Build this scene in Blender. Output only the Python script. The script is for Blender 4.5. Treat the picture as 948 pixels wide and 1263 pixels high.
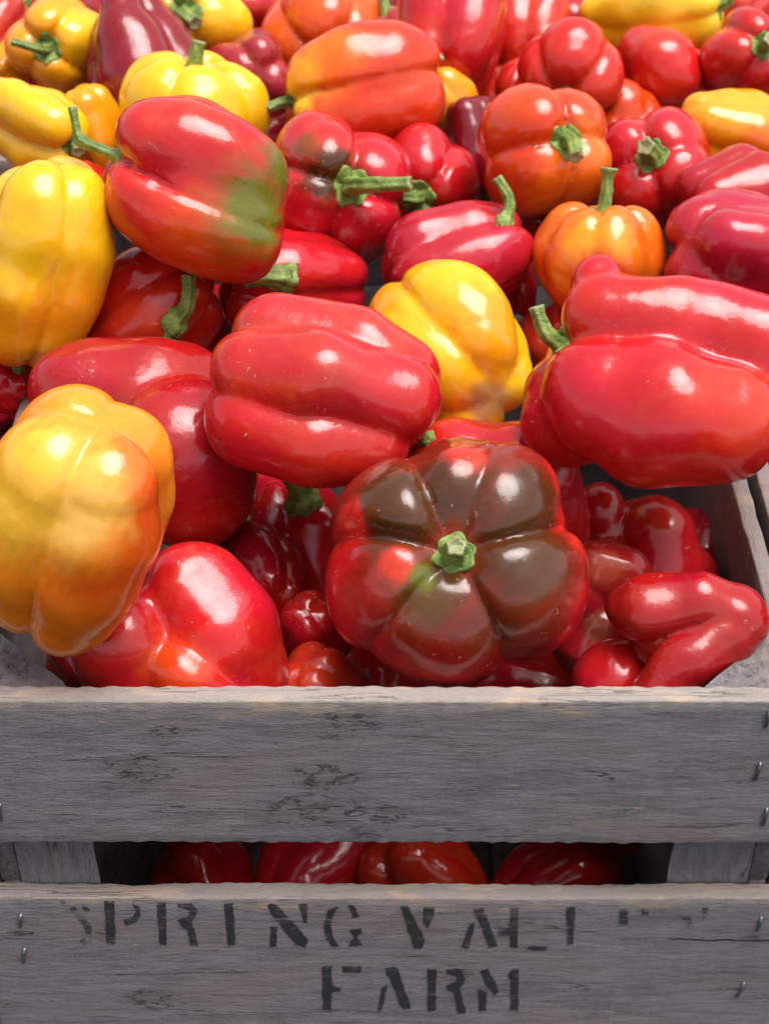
import bpy, bmesh, math, zlib
import numpy as np
from mathutils import Matrix, Vector, Euler

for o in list(bpy.data.objects): bpy.data.objects.remove(o)
scene = bpy.context.scene
C = scene.collection

# ---- camera, light, exposure
cam_d = bpy.data.cameras.new('camera'); cam = bpy.data.objects.new('camera', cam_d); C.objects.link(cam); scene.camera = cam
cam.location = (0.0, -0.4471, 0.245 + 0.4347); cam.rotation_euler = (math.radians(90 - 38), 0, 0)
cam_d.sensor_fit = 'VERTICAL'; cam_d.sensor_height = 36.0; cam_d.sensor_width = 36.0 * 948 / 1263
cam_d.lens = 36.0 * 1970 / 1263; cam_d.clip_start = 0.02; cam_d.clip_end = 200
cam_d.dof.use_dof = True; cam_d.dof.focus_distance = 0.66; cam_d.dof.aperture_fstop = 14.0

SUN_EL, SUN_AZ = math.radians(75), math.radians(95)      # azimuth from +y (behind the heap), clockwise
world = bpy.data.worlds.new('World'); scene.world = world; world.use_nodes = True
nt = world.node_tree; bg = nt.nodes['Background']
sky = nt.nodes.new('ShaderNodeTexSky'); sky.sky_type = 'NISHITA'; sky.sun_disc = False
sky.sun_elevation = SUN_EL; sky.sun_rotation = SUN_AZ; sky.air_density = .5; sky.dust_density = 3.0; sky.ozone_density = .3
hsv = nt.nodes.new('ShaderNodeHueSaturation'); hsv.inputs['Saturation'].default_value = .3   # thin overcast: a pale sky
nt.links.new(sky.outputs[0], hsv.inputs['Color']); nt.links.new(hsv.outputs[0], bg.inputs[0]); bg.inputs[1].default_value = 0.12
sun_d = bpy.data.lights.new('sun', 'SUN'); sun_d.energy = 1.5; sun_d.angle = math.radians(44); sun_d.color = (1.0, .97, .93)
sun = bpy.data.objects.new('sun', sun_d); C.objects.link(sun)
sdir = Vector((math.sin(SUN_AZ) * math.cos(SUN_EL), math.cos(SUN_AZ) * math.cos(SUN_EL), math.sin(SUN_EL)))
sun.rotation_euler = sdir.to_track_quat('Z', 'Y').to_euler(); sun.location = (-1, 1, 3)
vs = scene.view_settings; vs.view_transform = 'Standard'; vs.look = 'None'; vs.exposure = 1.2; vs.gamma = 1.0; vs.use_curve_mapping = False

# --- CORE BEGIN (pure numpy geometry) ---------------------------------------
PITCH = math.radians(38.0); FPX = 1970.0; PX0, PY0 = 474.0, 631.5
ZTOP = 0.245                                   # top of the crate above the table
CAM = np.array([0.0, -0.4471, ZTOP + 0.4347])
RGT = np.array([1.0, 0, 0])
FWD = np.array([0, math.cos(PITCH), -math.sin(PITCH)])
UPV = np.array([0, math.sin(PITCH), math.cos(PITCH)])
CAMROT = np.stack([RGT, UPV, -FWD], 1)         # columns: right, up, toward the lens

def ray(px, py):
    return FWD + (px - PX0) / FPX * RGT + (PY0 - py) / FPX * UPV
def depth_for_height(px, py, h):
    d = ray(px, py); return (ZTOP + h - CAM[2]) / d[2]
def depth_for_y(px, py, y):
    d = ray(px, py); return (y - CAM[1]) / d[1]
def at_depth(px, py, w): return CAM + w * ray(px, py)

def wob(p, seed, freq):
    """cheap smooth 3-D noise in about -1..1"""
    r = np.random.RandomState(seed); s = 0
    for i in range(4):
        k = r.normal(size=3); k *= freq * (1 + .45 * i) / np.linalg.norm(k)
        s = s + np.sin(p @ k + r.uniform(0, 6.28)) / (1 + .45 * i)
    return s / 2.2

class Shape:
    """smooth union of tapered capsules; blobs are (a, b, ra, rb) in local metres"""
    def __init__(s, blobs, k, warp=0.0, wfreq=60., seed=0, dimple=None, grooves=None):
        s.grooves = grooves; s.dent = 0.; s.dfreq = 1.
        s.A = np.array([b[0] for b in blobs], float); s.B = np.array([b[1] for b in blobs], float)
        s.ra = np.array([b[2] for b in blobs], float); s.rb = np.array([b[3] for b in blobs], float)
        s.k = k; s.warp = warp; s.wf = wfreq; s.seed = seed; s.dimple = dimple; s.sc = np.ones(3)
    def sdf(s, p):
        p = p / s.sc
        if s.warp:
            p = p + s.warp * np.stack([wob(p, s.seed + j, s.wf) for j in range(3)], -1)
        acc = 0
        for a, b, ra, rb in zip(s.A, s.B, s.ra, s.rb):
            ab = b - a; L = ab @ ab
            q = p - a
            if L < 1e-12: d = np.sqrt((q * q).sum(-1)) - ra
            else:
                t = np.clip(q @ ab / L, 0, 1)
                e = q - t[..., None] * ab
                d = np.sqrt((e * e).sum(-1)) - (ra + (rb - ra) * t)
            acc = acc + np.exp(np.clip(-d / s.k, -60, 60))
        d = -s.k * np.log(acc + 1e-30)
        if s.dimple is not None:
            for (c, r, kd) in s.dimple:
                e = p - np.array(c); m = r - np.sqrt((e * e).sum(-1))
                h = np.clip(.5 + .5 * (m - d) / kd, 0, 1)      # smooth max
                d = d + (m - d) * h + kd * h * (1 - h)
        if s.dent: d = d + s.dent * wob(p, s.seed + 40, s.dfreq)
        if s.grooves:                                   # creases running from the stalk over the shoulder to the tip
            h, lst = s.grooves; zz = p[..., 2] / h
            for (ca, sa, dep, wd, lo, hi) in lst:
                al = p[..., 0] * ca + p[..., 1] * sa; pe = p[..., 1] * ca - p[..., 0] * sa
                f = np.clip(al / .38, 0, 1); z1 = np.clip((zz - lo) / .9, 0, 1); z2 = np.clip((hi - zz) / .7, 0, 1)
                d = d + dep * f * (.22 + .78 * np.maximum(z1, z2 * .8)) * np.exp(-np.sqrt((pe / wd) ** 2 + .02) * 1.5)
        return d * s.sc.min()
    def box(s):
        r = np.maximum(s.ra, s.rb)[:, None] + s.k * 2.2 + s.warp
        lo = np.minimum(s.A - r, s.B - r).min(0) * s.sc; hi = np.maximum(s.A + r, s.B + r).max(0) * s.sc
        return lo, hi

def surface_net(shape, vox):
    lo, hi = shape.box(); lo = lo - vox; hi = hi + vox
    n = np.ceil((hi - lo) / vox).astype(int) + 1
    ax = [lo[i] + vox * np.arange(n[i]) for i in range(3)]
    G = np.stack(np.meshgrid(*ax, indexing='ij'), -1)
    V = shape.sdf(G.reshape(-1, 3)).reshape(n)
    S = V < 0
    c = np.zeros(n - 1); ps = np.zeros(tuple(n - 1) + (3,))
    cx, cy, cz = n - 1
    for d in range(3):
        for o1 in (0, 1):
            for o2 in (0, 1):
                off = [0, 0, 0]; o = [i for i in range(3) if i != d]
                off[o[0]] = o1; off[o[1]] = o2
                sl0 = tuple(slice(off[i], off[i] + (n[i] - 1)) for i in range(3))
                off2 = off.copy(); off2[d] = 1
                sl1 = tuple(slice(off2[i], off2[i] + (n[i] - 1)) for i in range(3))
                a, b = V[sl0], V[sl1]
                m = (a < 0) != (b < 0)
                t = np.where(m, a / np.where(m, a - b, 1), 0)
                c += m
                for i in range(3):
                    ps[..., i] += m * (off[i] + (t if i == d else 0))
    act = c > 0
    idx = -np.ones(act.shape, int); idx[act] = np.arange(act.sum())
    base = np.argwhere(act)
    P = lo + vox * (base + ps[act] / c[act][:, None])
    F = []
    for d in range(3):
        u, v = [(1, 2), (2, 0), (0, 1)][d]
        a = np.take(S, range(0, n[d] - 1), d); b = np.take(S, range(1, n[d]), d)
        for sgn in (1, 0):
            m = (a & ~b) if sgn else (~a & b)
            e = np.argwhere(m)
            e = e[(e[:, u] > 0) & (e[:, v] > 0) & (e[:, u] < n[u] - 1) & (e[:, v] < n[v] - 1)]
            def g(du, dv):
                q = e.copy(); q[:, u] -= du; q[:, v] -= dv
                return idx[q[:, 0], q[:, 1], q[:, 2]]
            q = np.stack([g(1, 1), g(0, 1), g(0, 0), g(1, 0)], 1)
            F.append(q if sgn else q[:, ::-1])
    F = np.concatenate(F)
    F = F[(F >= 0).all(1)]
    for _ in range(2):
        P = P - np.clip(shape.sdf(P), -vox, vox)[:, None] * grad(shape, P)
    return P, F

def grad(shape, P, e=4e-4):
    g = np.stack([shape.sdf(P + np.eye(3)[i] * e) - shape.sdf(P - np.eye(3)[i] * e) for i in range(3)], -1)
    return g / (np.linalg.norm(g, axis=1)[:, None] + 1e-12)

def march(shape, o, d, far=0.2, steps=220):
    """first hit from o along unit d (arrays), nan-free: returns t"""
    o = np.atleast_2d(o); d = np.atleast_2d(d)
    t = np.zeros(len(o)); best = np.full(len(o), 1e9); tb = t.copy()
    for _ in range(steps):
        v = shape.sdf(o + d * t[:, None])
        up = v < best; best = np.where(up, v, best); tb = np.where(up, t, tb)
        t = t + np.where(v > 2e-4, np.clip(v * .6, 1e-4, .01), 0)
    hit = best < 4e-4
    return np.where(hit, t, tb), hit

def lobed(n, W, L, off=.43, rho=.58, taper=.78, k=.06, seed=0, dimple=.16, jit=.13, bend=0., warp=.05, lobes=None, core=.42, waist=0., crease=.14, dent=.028, cmul=None):
    """bell pepper: stem end at +z; W, L in metres; lobes = (angle deg, offset, radius, drop of the shoulder)"""
    r = np.random.RandomState(seed); h = L / W; bl = []
    if lobes is None:
        lobes = [(math.degrees(2 * math.pi * i / n + r.normal() * jit * .8), off * (1 + r.normal() * jit * .5), rho * (1 + r.normal() * jit * .45), abs(r.normal()) * jit * .5) for i in range(n)]
    for (a, o, q, dz) in lobes:
        a = math.radians(a)
        qb = q * taper * (1 + r.normal() * .06); ob = o * taper * (1 + r.normal() * .08)
        zt = max(h - q - dz, .03); zb = -max(h - qb - abs(r.normal()) * jit * .9, .03)
        ca, sa = math.cos(a), math.sin(a); wv = r.normal() * .03 - waist
        rows = [(zt, o * .90, q * .95), (zt + (zb - zt) * .30, o * 1.06, q * 1.0), (zt + (zb - zt) * .66, o * (.5 + .5 * taper) * (1.04 + wv), q * (.52 + .48 * taper)), (zb, ob, qb)]
        pt = [(ca * o_ + bend * ((zt - z) / (zt - zb + 1e-6)) ** 2, sa * o_, z) for (z, o_, q_) in rows]
        for i in range(3): bl.append((pt[i], pt[i + 1], rows[i][2], rows[i + 1][2]))
    bl.append(((0, 0, h - core - .45), (bend * .6, 0, -(h - core * taper - .16)), core, core * taper))
    ang = sorted(l[0] % 360 for l in lobes); gr = []
    for i in range(len(ang)):
        a0, a1 = ang[i], ang[(i + 1) % len(ang)] + (360 if i == len(ang) - 1 else 0); g = math.radians((a0 + a1) / 2 + r.normal() * 3)
        gr.append((math.cos(g), math.sin(g), crease * (r.uniform(.65, 1.25) if cmul is None else cmul[i]), r.uniform(.06, .11), r.uniform(-.25, .15), r.uniform(-.6, -.1)))
    sh = Shape(bl, k, warp, 2.4, seed, [((0, 0, h + .02), .05 + dimple, .20)] if dimple > 0 else None, (h, gr) if crease > 0 else None)
    sh.dent = dent; sh.dfreq = 4.2
    P, F = surface_net(sh, .10)
    ext = P.max(0) - P.min(0); lat = np.percentile(np.sqrt((P[:, :2] ** 2).sum(1)), 99) * 2
    sh.sc = np.array([W / (ext[0] * .5 + lat * .5), W / (ext[1] * .5 + lat * .5), L / ext[2]])
    return sh

def frame_from_axis(ax, roll):
    a = CAMROT @ np.array(ax, float); a /= np.linalg.norm(a)
    ref = CAMROT @ np.array([0.123, .31, 1.0])
    if abs(ref @ a) > .95 * np.linalg.norm(ref): ref = CAMROT @ np.array([0, 1., 0.05])
    x = ref - (ref @ a) * a; x /= np.linalg.norm(x); y = np.cross(a, x)
    c, s = math.cos(math.radians(roll)), math.sin(math.radians(roll))
    return np.stack([c * x + s * y, -s * x + c * y, a], 1)
# palette (linear base colours of the skins)
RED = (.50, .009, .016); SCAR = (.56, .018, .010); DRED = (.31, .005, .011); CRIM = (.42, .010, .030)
ORR = (.60, .042, .004); ORA = (.78, .130, .006); YEO = (.83, .30, .006); YEL = (.84, .45, .008); LEM = (.84, .56, .02)
BRN = (.075, .023, .005); OLV = (.135, .140, .010); GRN = (.085, .15, .014); PUR = (.17, .004, .014); TAN = (.42, .22, .07)
PALE = (.88, .46, .045)

PEP = []
def G(key, label, c, h, W, L, ax, roll=0, n=4, col=RED, pat=(), stem='auto', grp=None, wear=0., **kw):
    PEP.append(dict(kind='g', key=key, label=label, c=c, h=h, W=W, L=L, ax=ax, roll=roll, n=n, col=col, pat=pat, stem=stem, grp=grp, wear=wear, kw=kw))
def B(key, label, c, h, blobs, k=9., col=RED, pat=(), stem=None, warp=5., wf=.018, seed=1, dim=None, wear=0., grp=None, dent=2.2):
    PEP.append(dict(kind='b', key=key, label=label, c=c, h=h, blobs=blobs, k=k, col=col, pat=pat, stem=stem, warp=warp, wf=wf, seed=seed, dim=dim, wear=wear, grp=grp, dent=dent))
# ---- front row
G('brown', 'large brown and red bell pepper facing stem outward against the front board', (560, 698), .012, 326, 272, (-.04, .18, 1.), -90, 6, (.22, .014, .007), seed=3, wear=.8, taper=.9, dimple=.12, k=.045, core=.5, jit=.1, dent=.03,
    lobes=[(150, .48, .55, .0), (88, .56, .32, .12), (50, .53, .45, .06), (-14, .43, .60, .0), (-104, .40, .56, .12), (-162, .49, .52, .04)], crease=.125, cmul=[.7, 1.35, 1.25, .7, .85, 1.3],
    pat=[(485, 622, 62, BRN, 1.1), (560, 600, 50, BRN, 1.1), (655, 610, 44, BRN, 1.1), (645, 680, 66, BRN, 1.2), (532, 728, 44, (.10, .035, .006), 1.1), (600, 770, 40, (.13, .020, .006), 1.2),
         (410, 700, 52, RED, .9), (400, 785, 70, RED, 1.), (440, 745, 40, (.36, .010, .010), 1.), (432, 645, 26, SCAR, .9), (575, 560, 26, SCAR, .9), (480, 850, 80, (.36, .008, .010), 1.), (600, 870, 80, (.36, .008, .010), 1.), (724, 650, 40, SCAR, .9),
         (730, 770, 60, RED, 1.), (490, 696, 22, SCAR, .9), (690, 582, 26, SCAR, .9), (520, 712, 16, OLV, 1.)],
    stem=dict(end=(.02, .3, 1), len=40, rad=19, cal=32, stub=True))
B('frontleft', 'dented red bell pepper with folded flank behind the front board', (225, 765), -.012, [
    (242, 730, 20, 64, 284, 775, 30, 66), (284, 775, 30, 66, 300, 830, 0, 60), (160, 794, 50, 62, 185, 845, 10, 72), (240, 830, 46, 58, 270, 850, 20, 60),
    (188, 752, 46, 30, 165, 780, 50, 44), (215, 780, -70, 76, 235, 810, -70, 88)], k=3.2, col=RED, warp=8, dent=4.5, seed=8, wear=.7,
    pat=[(240, 815, 55, SCAR, .9), (215, 830, 40, ORR, 1.)])
B('leftcrimson', 'deep crimson bell pepper with two broad shoulders beside the orange one', (205, 555), .02, [
    (112, 490, -15, 80, 178, 500, -5, 82), (178, 500, -5, 82, 210, 490, -30, 70), (232, 552, 48, 84, 238, 592, 20, 84), (180, 570, -60, 90, 230, 600, -50, 74)],
    k=3.5, col=(.36, .007, .014), warp=6, dent=3.4, seed=5, wear=.3)
G('leftorange', 'big yellow and orange bell pepper with its base up by the crate corner', (90, 643), .05, 256, 330, (-.34, -.76, -.55), 40, 4, (.86, .25, .015), off=.43, rho=.59, taper=1.0, crease=.105, jit=.07, dent=.02, stem=None,
    pat=[(192, 630, 62, (.68, .075, .006), 1.2), (150, 740, 75, (.68, .085, .006), 1.3), (60, 775, 70, (.76, .15, .008), 1.3), (75, 610, 70, (.88, .45, .07), 1.2), (5, 600, 70, (.88, .44, .03), 1.2), (165, 555, 30, ORA, 1.1)], wear=.6, seed=12)
B('center', 'glossy red bell pepper lying on its side on top of the heap', (405, 478), .055, [
    (345, 416, -6, 54, 440, 436, 6, 58), (440, 436, 6, 58, 494, 462, 2, 52), (318, 460, 44, 52, 390, 470, 62, 58), (390, 470, 62, 58, 492, 494, 36, 54), (314, 520, 30, 56, 390, 546, 44, 56), (390, 546, 44, 56, 450, 550, 22, 52), (350, 470, -55, 76, 460, 490, -50, 76)],
    k=2.6, col=RED, warp=6, dent=3.6, seed=14, wear=.5, pat=[(400, 400, 120, (.48, .02, .02), .9)])
B('behindbrown', 'red bell pepper peeking out behind the large brown one', (625, 605), .006, [
    (562, 572, 0, 60, 560, 640, -20, 70), (640, 588, 5, 74, 640, 650, -30, 80), (665, 640, -10, 60, 670, 700, -30, 55), (590, 600, -60, 90, 640, 650, -60, 90)],
    k=8, col=RED, seed=22, stem=dict(px=(525, 540), dir=(-.8, .6, .1), end=(.2, .9, .1), len=26, rad=8, cal=14))
G('underleft', 'red bell pepper with its green stalk tucked under the glossy sideways one', (374, 678), -.028, 150, 175, (-.15, .8, -.2), 30, 4, RED, seed=31,
    stem=dict(px=(374, 616), dir=(-.2, .9, .45), end=(-.6, .7, .5), len=46, rad=17, cal=26), wear=.5)
G('lowbulge', 'small round red bell pepper wedged low beside the brown one', (388, 776), -.045, 104, 125, (.1, -.4, -.8), 0, 4, RED, seed=33, off=.36, rho=.64, jit=.05)
G('lowfront', 'shiny red bell pepper low between the dented one and the brown one', (396, 858), -.04, 136, 150, (.2, -.5, -.6), 30, 4, SCAR, seed=35, off=.36, rho=.64, jit=.05)
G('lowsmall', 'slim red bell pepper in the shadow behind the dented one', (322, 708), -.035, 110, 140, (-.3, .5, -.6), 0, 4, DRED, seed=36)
B('lowredbulge', 'red bell pepper with one large round bulge beside the crate wall', (800, 665), -.022, [
    (812, 660, 8, 50, 822, 705, 8, 52), (738, 632, 2, 34, 746, 655, -10, 38), (745, 690, 4, 38, 790, 705, -10, 46), (795, 690, -40, 72, 795, 740, -40, 78), (845, 705, -12, 42)], k=4, col=RED, warp=7, dent=3.5, seed=41, wear=.4)
B('wrinkled', 'wrinkled dark red bell pepper with scarred skin beside the brown one', (755, 738), -.02, [
    (732, 700, 16, 36, 762, 714, 16, 36), (762, 714, 16, 36, 780, 728, 6, 30), (780, 764, 28, 40, 768, 775, 18, 40), (735, 766, 16, 34, 730, 795, 0, 46), (750, 750, -20, 58), (714, 735, 5, 40)], k=2.6, col=(.34, .010, .012), warp=9, wf=.04, dent=4, seed=44, wear=.8,
    pat=[(742, 700, 24, (.42, .06, .03), .9), (736, 772, 18, (.2, .04, .02), .9)])
B('lowcorner', 'pointed red bell pepper low against the front board', (775, 835), -.025, [
    (758, 838, 8, 52, 818, 866, 0, 44), (770, 880, -20, 70), (800, 850, 14, 36)], k=3, col=RED, warp=6, seed=46, wear=.4)
B('twisted', 'thin twisted red bell pepper folded back on itself over the corner post', (872, 772), -.005, [
    (796, 752, -10, 40, 862, 744, 0, 40), (862, 744, 0, 40, 900, 754, 2, 40), (904, 768, 2, 38, 890, 786, 8, 36), (890, 786, 8, 36, 846, 820, 14, 36), (846, 820, 14, 36, 806, 856, 2, 36), (826, 792, -34, 40, 868, 780, -30, 40)],
    k=2.2, col=(.34, .006, .012), warp=8, wf=.035, dent=3.5, seed=48, wear=.6)
B('bigright', 'huge glossy red bell pepper with two fat folds overhanging the crate wall', (805, 470), .055, [
    (736, 492, 46, 72, 800, 512, 58, 84), (800, 512, 58, 84, 866, 524, 44, 80), (744, 394, 10, 52, 830, 404, 24, 50), (830, 404, 24, 50, 925, 424, 14, 62), (734, 350, -10, 34, 742, 378, -8, 40), (760, 450, -45, 84, 880, 460, -40, 90), (702, 515, -25, 58, 700, 490, -35, 50), (930, 430, -10, 60)],
    k=4, col=RED, warp=9, wf=.016, dent=4.5, seed=52, wear=.5, pat=[(900, 500, 70, SCAR, .9), (860, 590, 60, SCAR, .9)],
    stem=dict(px=(694, 424), dir=(-.85, .3, .45), end=(-.3, 1, .15), len=62, rad=13, cal=24))
G('farright', 'broad deep red bell pepper lying beyond the crate wall', (915, 325), .05, 195, 205, (.8, -.2, -.5), 10, 3, CRIM, seed=55, wear=.3)
G('underright', 'red bell pepper mostly hidden beneath the huge folded one', (690, 425), .005, 110, 120, (.2, .3, -.8), 0, 4, SCAR, seed=56)
G('wallred', 'dark red bell pepper wedged against the crate wall under the huge folded one', (858, 690), -.05, 110, 130, (.3, .5, -.5), 20, 4, DRED, seed=58)
# ---- middle
G('midyellow', 'golden yellow bell pepper showing its puckered base in the middle of the heap', (556, 431), .03, 212, 220, (-.48, .62, -.62), 25, 4, YEL, taper=.86, seed=61,
    pat=[(603, 492, 30, TAN, .9), (620, 410, 60, YEO, .9), (470, 370, 40, YEO, .9)], wear=.3)
G('leftred', 'red bell pepper with a curled green stalk beside the yellow one', (185, 388), .02, 165, 180, (.55, .3, .1), 40, 4, SCAR, seed=63, stem=dict(px=(216, 396), dir=(.6, .5, .5), end=(.02, 1, .2), len=62, rad=12, cal=18))
G('leftyellow', 'bright yellow bell pepper standing base up at the edge of the heap', (48, 322), .062, 195, 262, (-.25, -.8, -.35), 10, 4, YEL, taper=.9, seed=65, wear=.3,
    pat=[(110, 400, 70, YEO, .9), (40, 430, 70, YEO, .9)])
G('redgreen', 'red bell pepper with a green patched base and a long crooked stalk', (243, 231), .085, 228, 240, (-.90, .34, .12), 18, 4, (.52, .016, .012), taper=.95, seed=67, wear=.4,
    pat=[(235, 320, 70, ORR, .9), (150, 270, 50, SCAR, .9), (312, 262, 62, (.30, .075, .010), .9), (318, 260, 44, OLV, .6), (350, 205, 36, (.25, .08, .01), .8), (352, 212, 26, OLV, .7)],
    stem=dict(len=92, rad=8.5, end=(-.15, 1, .25), cal=18, kink=.55))
G('brownshoulder', 'red bell pepper with brown shoulders and a ridged stalk bent sideways', (412, 236), .05, 200, 215, (.22, -.12, .85), 15, 4, RED, seed=69,
    pat=[(412, 215, 36, BRN, .8), (375, 178, 18, (.25, .05, .01), .8)], stem=dict(len=100, rad=12, end=(1, -.03, .25), cal=30), wear=.6)
G('stalkred', 'red bell pepper with a broken pale stalk under the green patched one', (362, 352), .025, 150, 195, (-.75, -.05, .35), 10, 4, RED, seed=71, stem=dict(px=(352, 342), dir=(-.8, .0, .5), end=(-.9, -.2, .45), len=52, rad=14, cal=22))
G('crimson', 'crimson bell pepper with a pinkish sheen and stalk pointing up', (566, 320), .045, 150, 182, (.9, .25, -.1), 35, 4, CRIM, taper=1.0, seed=73, stem=dict(px=(622, 272), dir=(.35, .8, .1), end=(-.75, 1, .1), len=56, rad=9, cal=14))
G('tipsmall', 'small dark red bell pepper tip beside the crimson one', (642, 345), .03, 44, 90, (.1, -.8, -.3), 0, 3, DRED, seed=74, stem=None)
G('midred', 'red bell pepper with mottled calyx between orange neighbours', (524, 222), .045, 138, 140, (-.15, -.45, .75), 30, 4, RED, seed=75, stem=dict(len=40, rad=11, end=(-.9, .1, .5), cal=27))
G('orangestem', 'orange red bell pepper turned with its green stalk toward the front', (668, 188), .06, 178, 170, (.30, -.03, .9), 20, 4, ORR, seed=77, pat=[(720, 200, 50, ORA, .9), (690, 240, 40, ORA, .9)], stem=dict(len=55, rad=12, end=(.0, -.8, .6), cal=27))
G('orangetop', 'small orange bell pepper standing upright with a knobbed stalk on top', (738, 322), .045, 166, 150, (.06, .85, .3), 25, 5, ORA, seed=79, pat=[(690, 370, 60, ORR, .9), (800, 300, 45, ORA, .9), (738, 300, 40, YEO, 1.), (738, 350, 40, ORR, .9)], stem=dict(len=58, rad=10, end=(.1, 1, .25), cal=24, knob=True))
G('redstem', 'red bell pepper with a thick cut stalk facing the front', (804, 212), .05, 172, 172, (-.16, .05, .85), 20, 4, RED, seed=81, stem=dict(len=36, rad=15, end=(-.5, .2, .9), cal=26))
G('rightyellow', 'amber yellow bell pepper lying beside the red one with thick stalk', (905, 164), .055, 125, 155, (.9, -.2, -.3), 20, 4, YEO, taper=.75, seed=83, pat=[(945, 190, 45, ORA, .9)])
G('rightred', 'dark red bell pepper below the amber yellow one', (912, 245), .04, 135, 165, (.8, .2, -.4), 10, 3, (.38, .008, .016), seed=85)
G('midsmall', 'small brownish red bell pepper between orange ones', (672, 272), .03, 84, 90, (.2, .3, -.5), 30, 4, (.36, .02, .014), seed=87, pat=[(665, 250, 26, BRN, .9)])
# ---- back
G('plumtip', 'plum red bell pepper tip poking up between orange ones', (588, 182), .04, 90, 125, (.2, -.85, -.2), 45, 3, PUR, seed=89)
G('smallyellow', 'small amber bell pepper with a green hooked stalk tip', (556, 132), .05, 84, 110, (-.4, .35, .5), 30, 4, YEO, seed=91, stem=dict(len=46, rad=8, end=(.9, .5, .5), cal=14))
G('bigorange', 'large orange and red bell pepper with a yellow green shoulder', (445, 112), .075, 168, 195, (-.88, -.16, .12), 15, 4, (.60, .035, .008), taper=1.0, seed=93, wear=.2,
    pat=[(405, 68, 44, ORA, 1.1), (385, 98, 36, ORA, 1.1), (365, 112, 26, LEM, .8), (368, 90, 26, YEO, .9)], stem=dict(len=40, rad=9, end=(-.8, -.4, .4), cal=20))
G('toporange', 'orange red bell pepper at the back lying with its stalk end down', (396, 32), .06, 165, 180, (.15, -.55, .6), 10, 4, (.68, .075, .006), seed=95, stem=dict(len=18, rad=10, end=(.2, -.8, .4), cal=20))
G('plum', 'dark plum red bell pepper with a smooth pointed base standing at the back', (174, 88), .06, 168, 190, (.22, -.85, -.1), 25, 3, (.21, .004, .012), taper=.66, seed=97)
G('backyellow', 'yellow bell pepper with green tinged shoulder behind the green patched one', (236, 132), .055, 192, 135, (.12, .72, .45), 20, 5, YEL, seed=99, stem=dict(len=36, rad=12, end=(.25, .9, .3), cal=20))
G('topyellow', 'yellow bell pepper at the back with a dark green forked stalk', (244, 22), .06, 152, 140, (-.1, -.2, .85), 10, 4, YEL, seed=101, pat=[(180, 10, 40, YEO, .9)], stem=dict(len=50, rad=12, end=(.5, -.5, .5), cal=28))
G('topleftyellow', 'yellow bell pepper with a thin green stalk bent to one side', (78, 55), .055, 132, 140, (-.1, -.3, .8), 30, 4, YEO, seed=103, pat=[(110, 40, 40, YEL, .9)], stem=dict(len=56, rad=7, end=(-1, .25, .3), cal=22))
G('lefthind', 'plain yellow bell pepper lying below the one with the thin stalk', (38, 152), .055, 120, 155, (.62, -.35, .3), 0, 3, YEL, seed=105, stem=dict(len=22, rad=11, end=(.3, -.6, .5), cal=18))
G('leftlow', 'yellow bell pepper flank behind the long crooked stalk', (120, 165), .035, 90, 120, (.2, -.7, -.3), 0, 4, YEO, seed=106)
G('smallred', 'small red bell pepper tucked below the long crooked stalk', (112, 240), .03, 90, 100, (.3, -.4, -.6), 0, 3, RED, seed=107)
G('dusky', 'dusky pinkish red bell pepper behind the green shouldered yellow one', (308, 98), .045, 125, 135, (-.2, .1, -.8), 30, 4, (.34, .02, .03), seed=109)
G('topred', 'large red bell pepper with hanging lobes at the back', (556, 40), .065, 152, 170, (.1, .8, -.2), 40, 4, RED, taper=.9, seed=111)
G('topredleft', 'mottled red bell pepper leaning on the large lobed one', (505, 78), .045, 85, 150, (-.3, .75, -.3), 20, 3, (.42, .03, .03), seed=112)
G('topredright', 'orange tinged red bell pepper with deep grooves at the back', (648, 38), .055, 120, 140, (.05, .8, -.3), 40, 4, SCAR, taper=.9, seed=113)
G('shinyred', 'shiny red bell pepper with its dark green stalk end down', (708, 90), .055, 135, 120, (-.25, -.62, .5), 20, 4, SCAR, seed=115, stem=dict(len=16, rad=9, end=(-.3, -.8, .4), cal=18))
G('lowshadow', 'red bell pepper in the shade beneath the shiny red one', (632, 112), .035, 90, 90, (-.3, -.5, .5), 0, 3, SCAR, seed=116, stem=dict(len=14, rad=6, end=(.3, -.5, .5), cal=10))
G('toplemon', 'lemon yellow bell pepper lying with its dark stalk end sideways', (802, 18), .07, 122, 175, (.85, .0, .35), 10, 4, LEM, taper=.8, crease=.07, seed=118, stem=dict(len=30, rad=10, end=(.6, .9, .3), cal=22), pat=[(740, 20, 50, YEL, .9)])
G('hollowred', 'red bell pepper with a sunken hollow flank', (812, 98), .045, 140, 130, (.45, -.55, .35), 10, 3, SCAR, seed=119, stem=dict(len=22, rad=7, end=(.8, -.3, .4), cal=12))
G('cornerred', 'red bell pepper with a thick pale stalk at the far corner', (922, 70), .06, 125, 125, (.08, -.05, .85), 20, 4, RED, seed=121, stem=dict(len=26, rad=12, end=(.2, .2, .9), cal=21))
G('backpink', 'pinkish red bell pepper at the very back behind the lemon one', (705, 22), .045, 90, 110, (.2, .5, -.5), 0, 4, CRIM, seed=123)
G('backcorner', 'red bell pepper half hidden behind the far corner one', (905, 8), .05, 90, 100, (.2, .5, -.5), 0, 4, SCAR, seed=124)
G('edgered', 'red bell pepper at the back beside the thin stalked yellow one', (2, 35), .05, 80, 100, (.2, .5, -.5), 0, 4, (.45, .03, .02), seed=125)
G('edgeyellow', 'small yellow bell pepper squeezed behind the thin stalked one', (14, 82), .04, 66, 80, (.2, .5, -.5), 0, 4, YEO, seed=126)
G('edgelow', 'red bell pepper sliver beneath the bright yellow one', (2, 470), .0, 90, 100, (-.2, .3, -.6), 0, 4, RED, seed=127)
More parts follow.
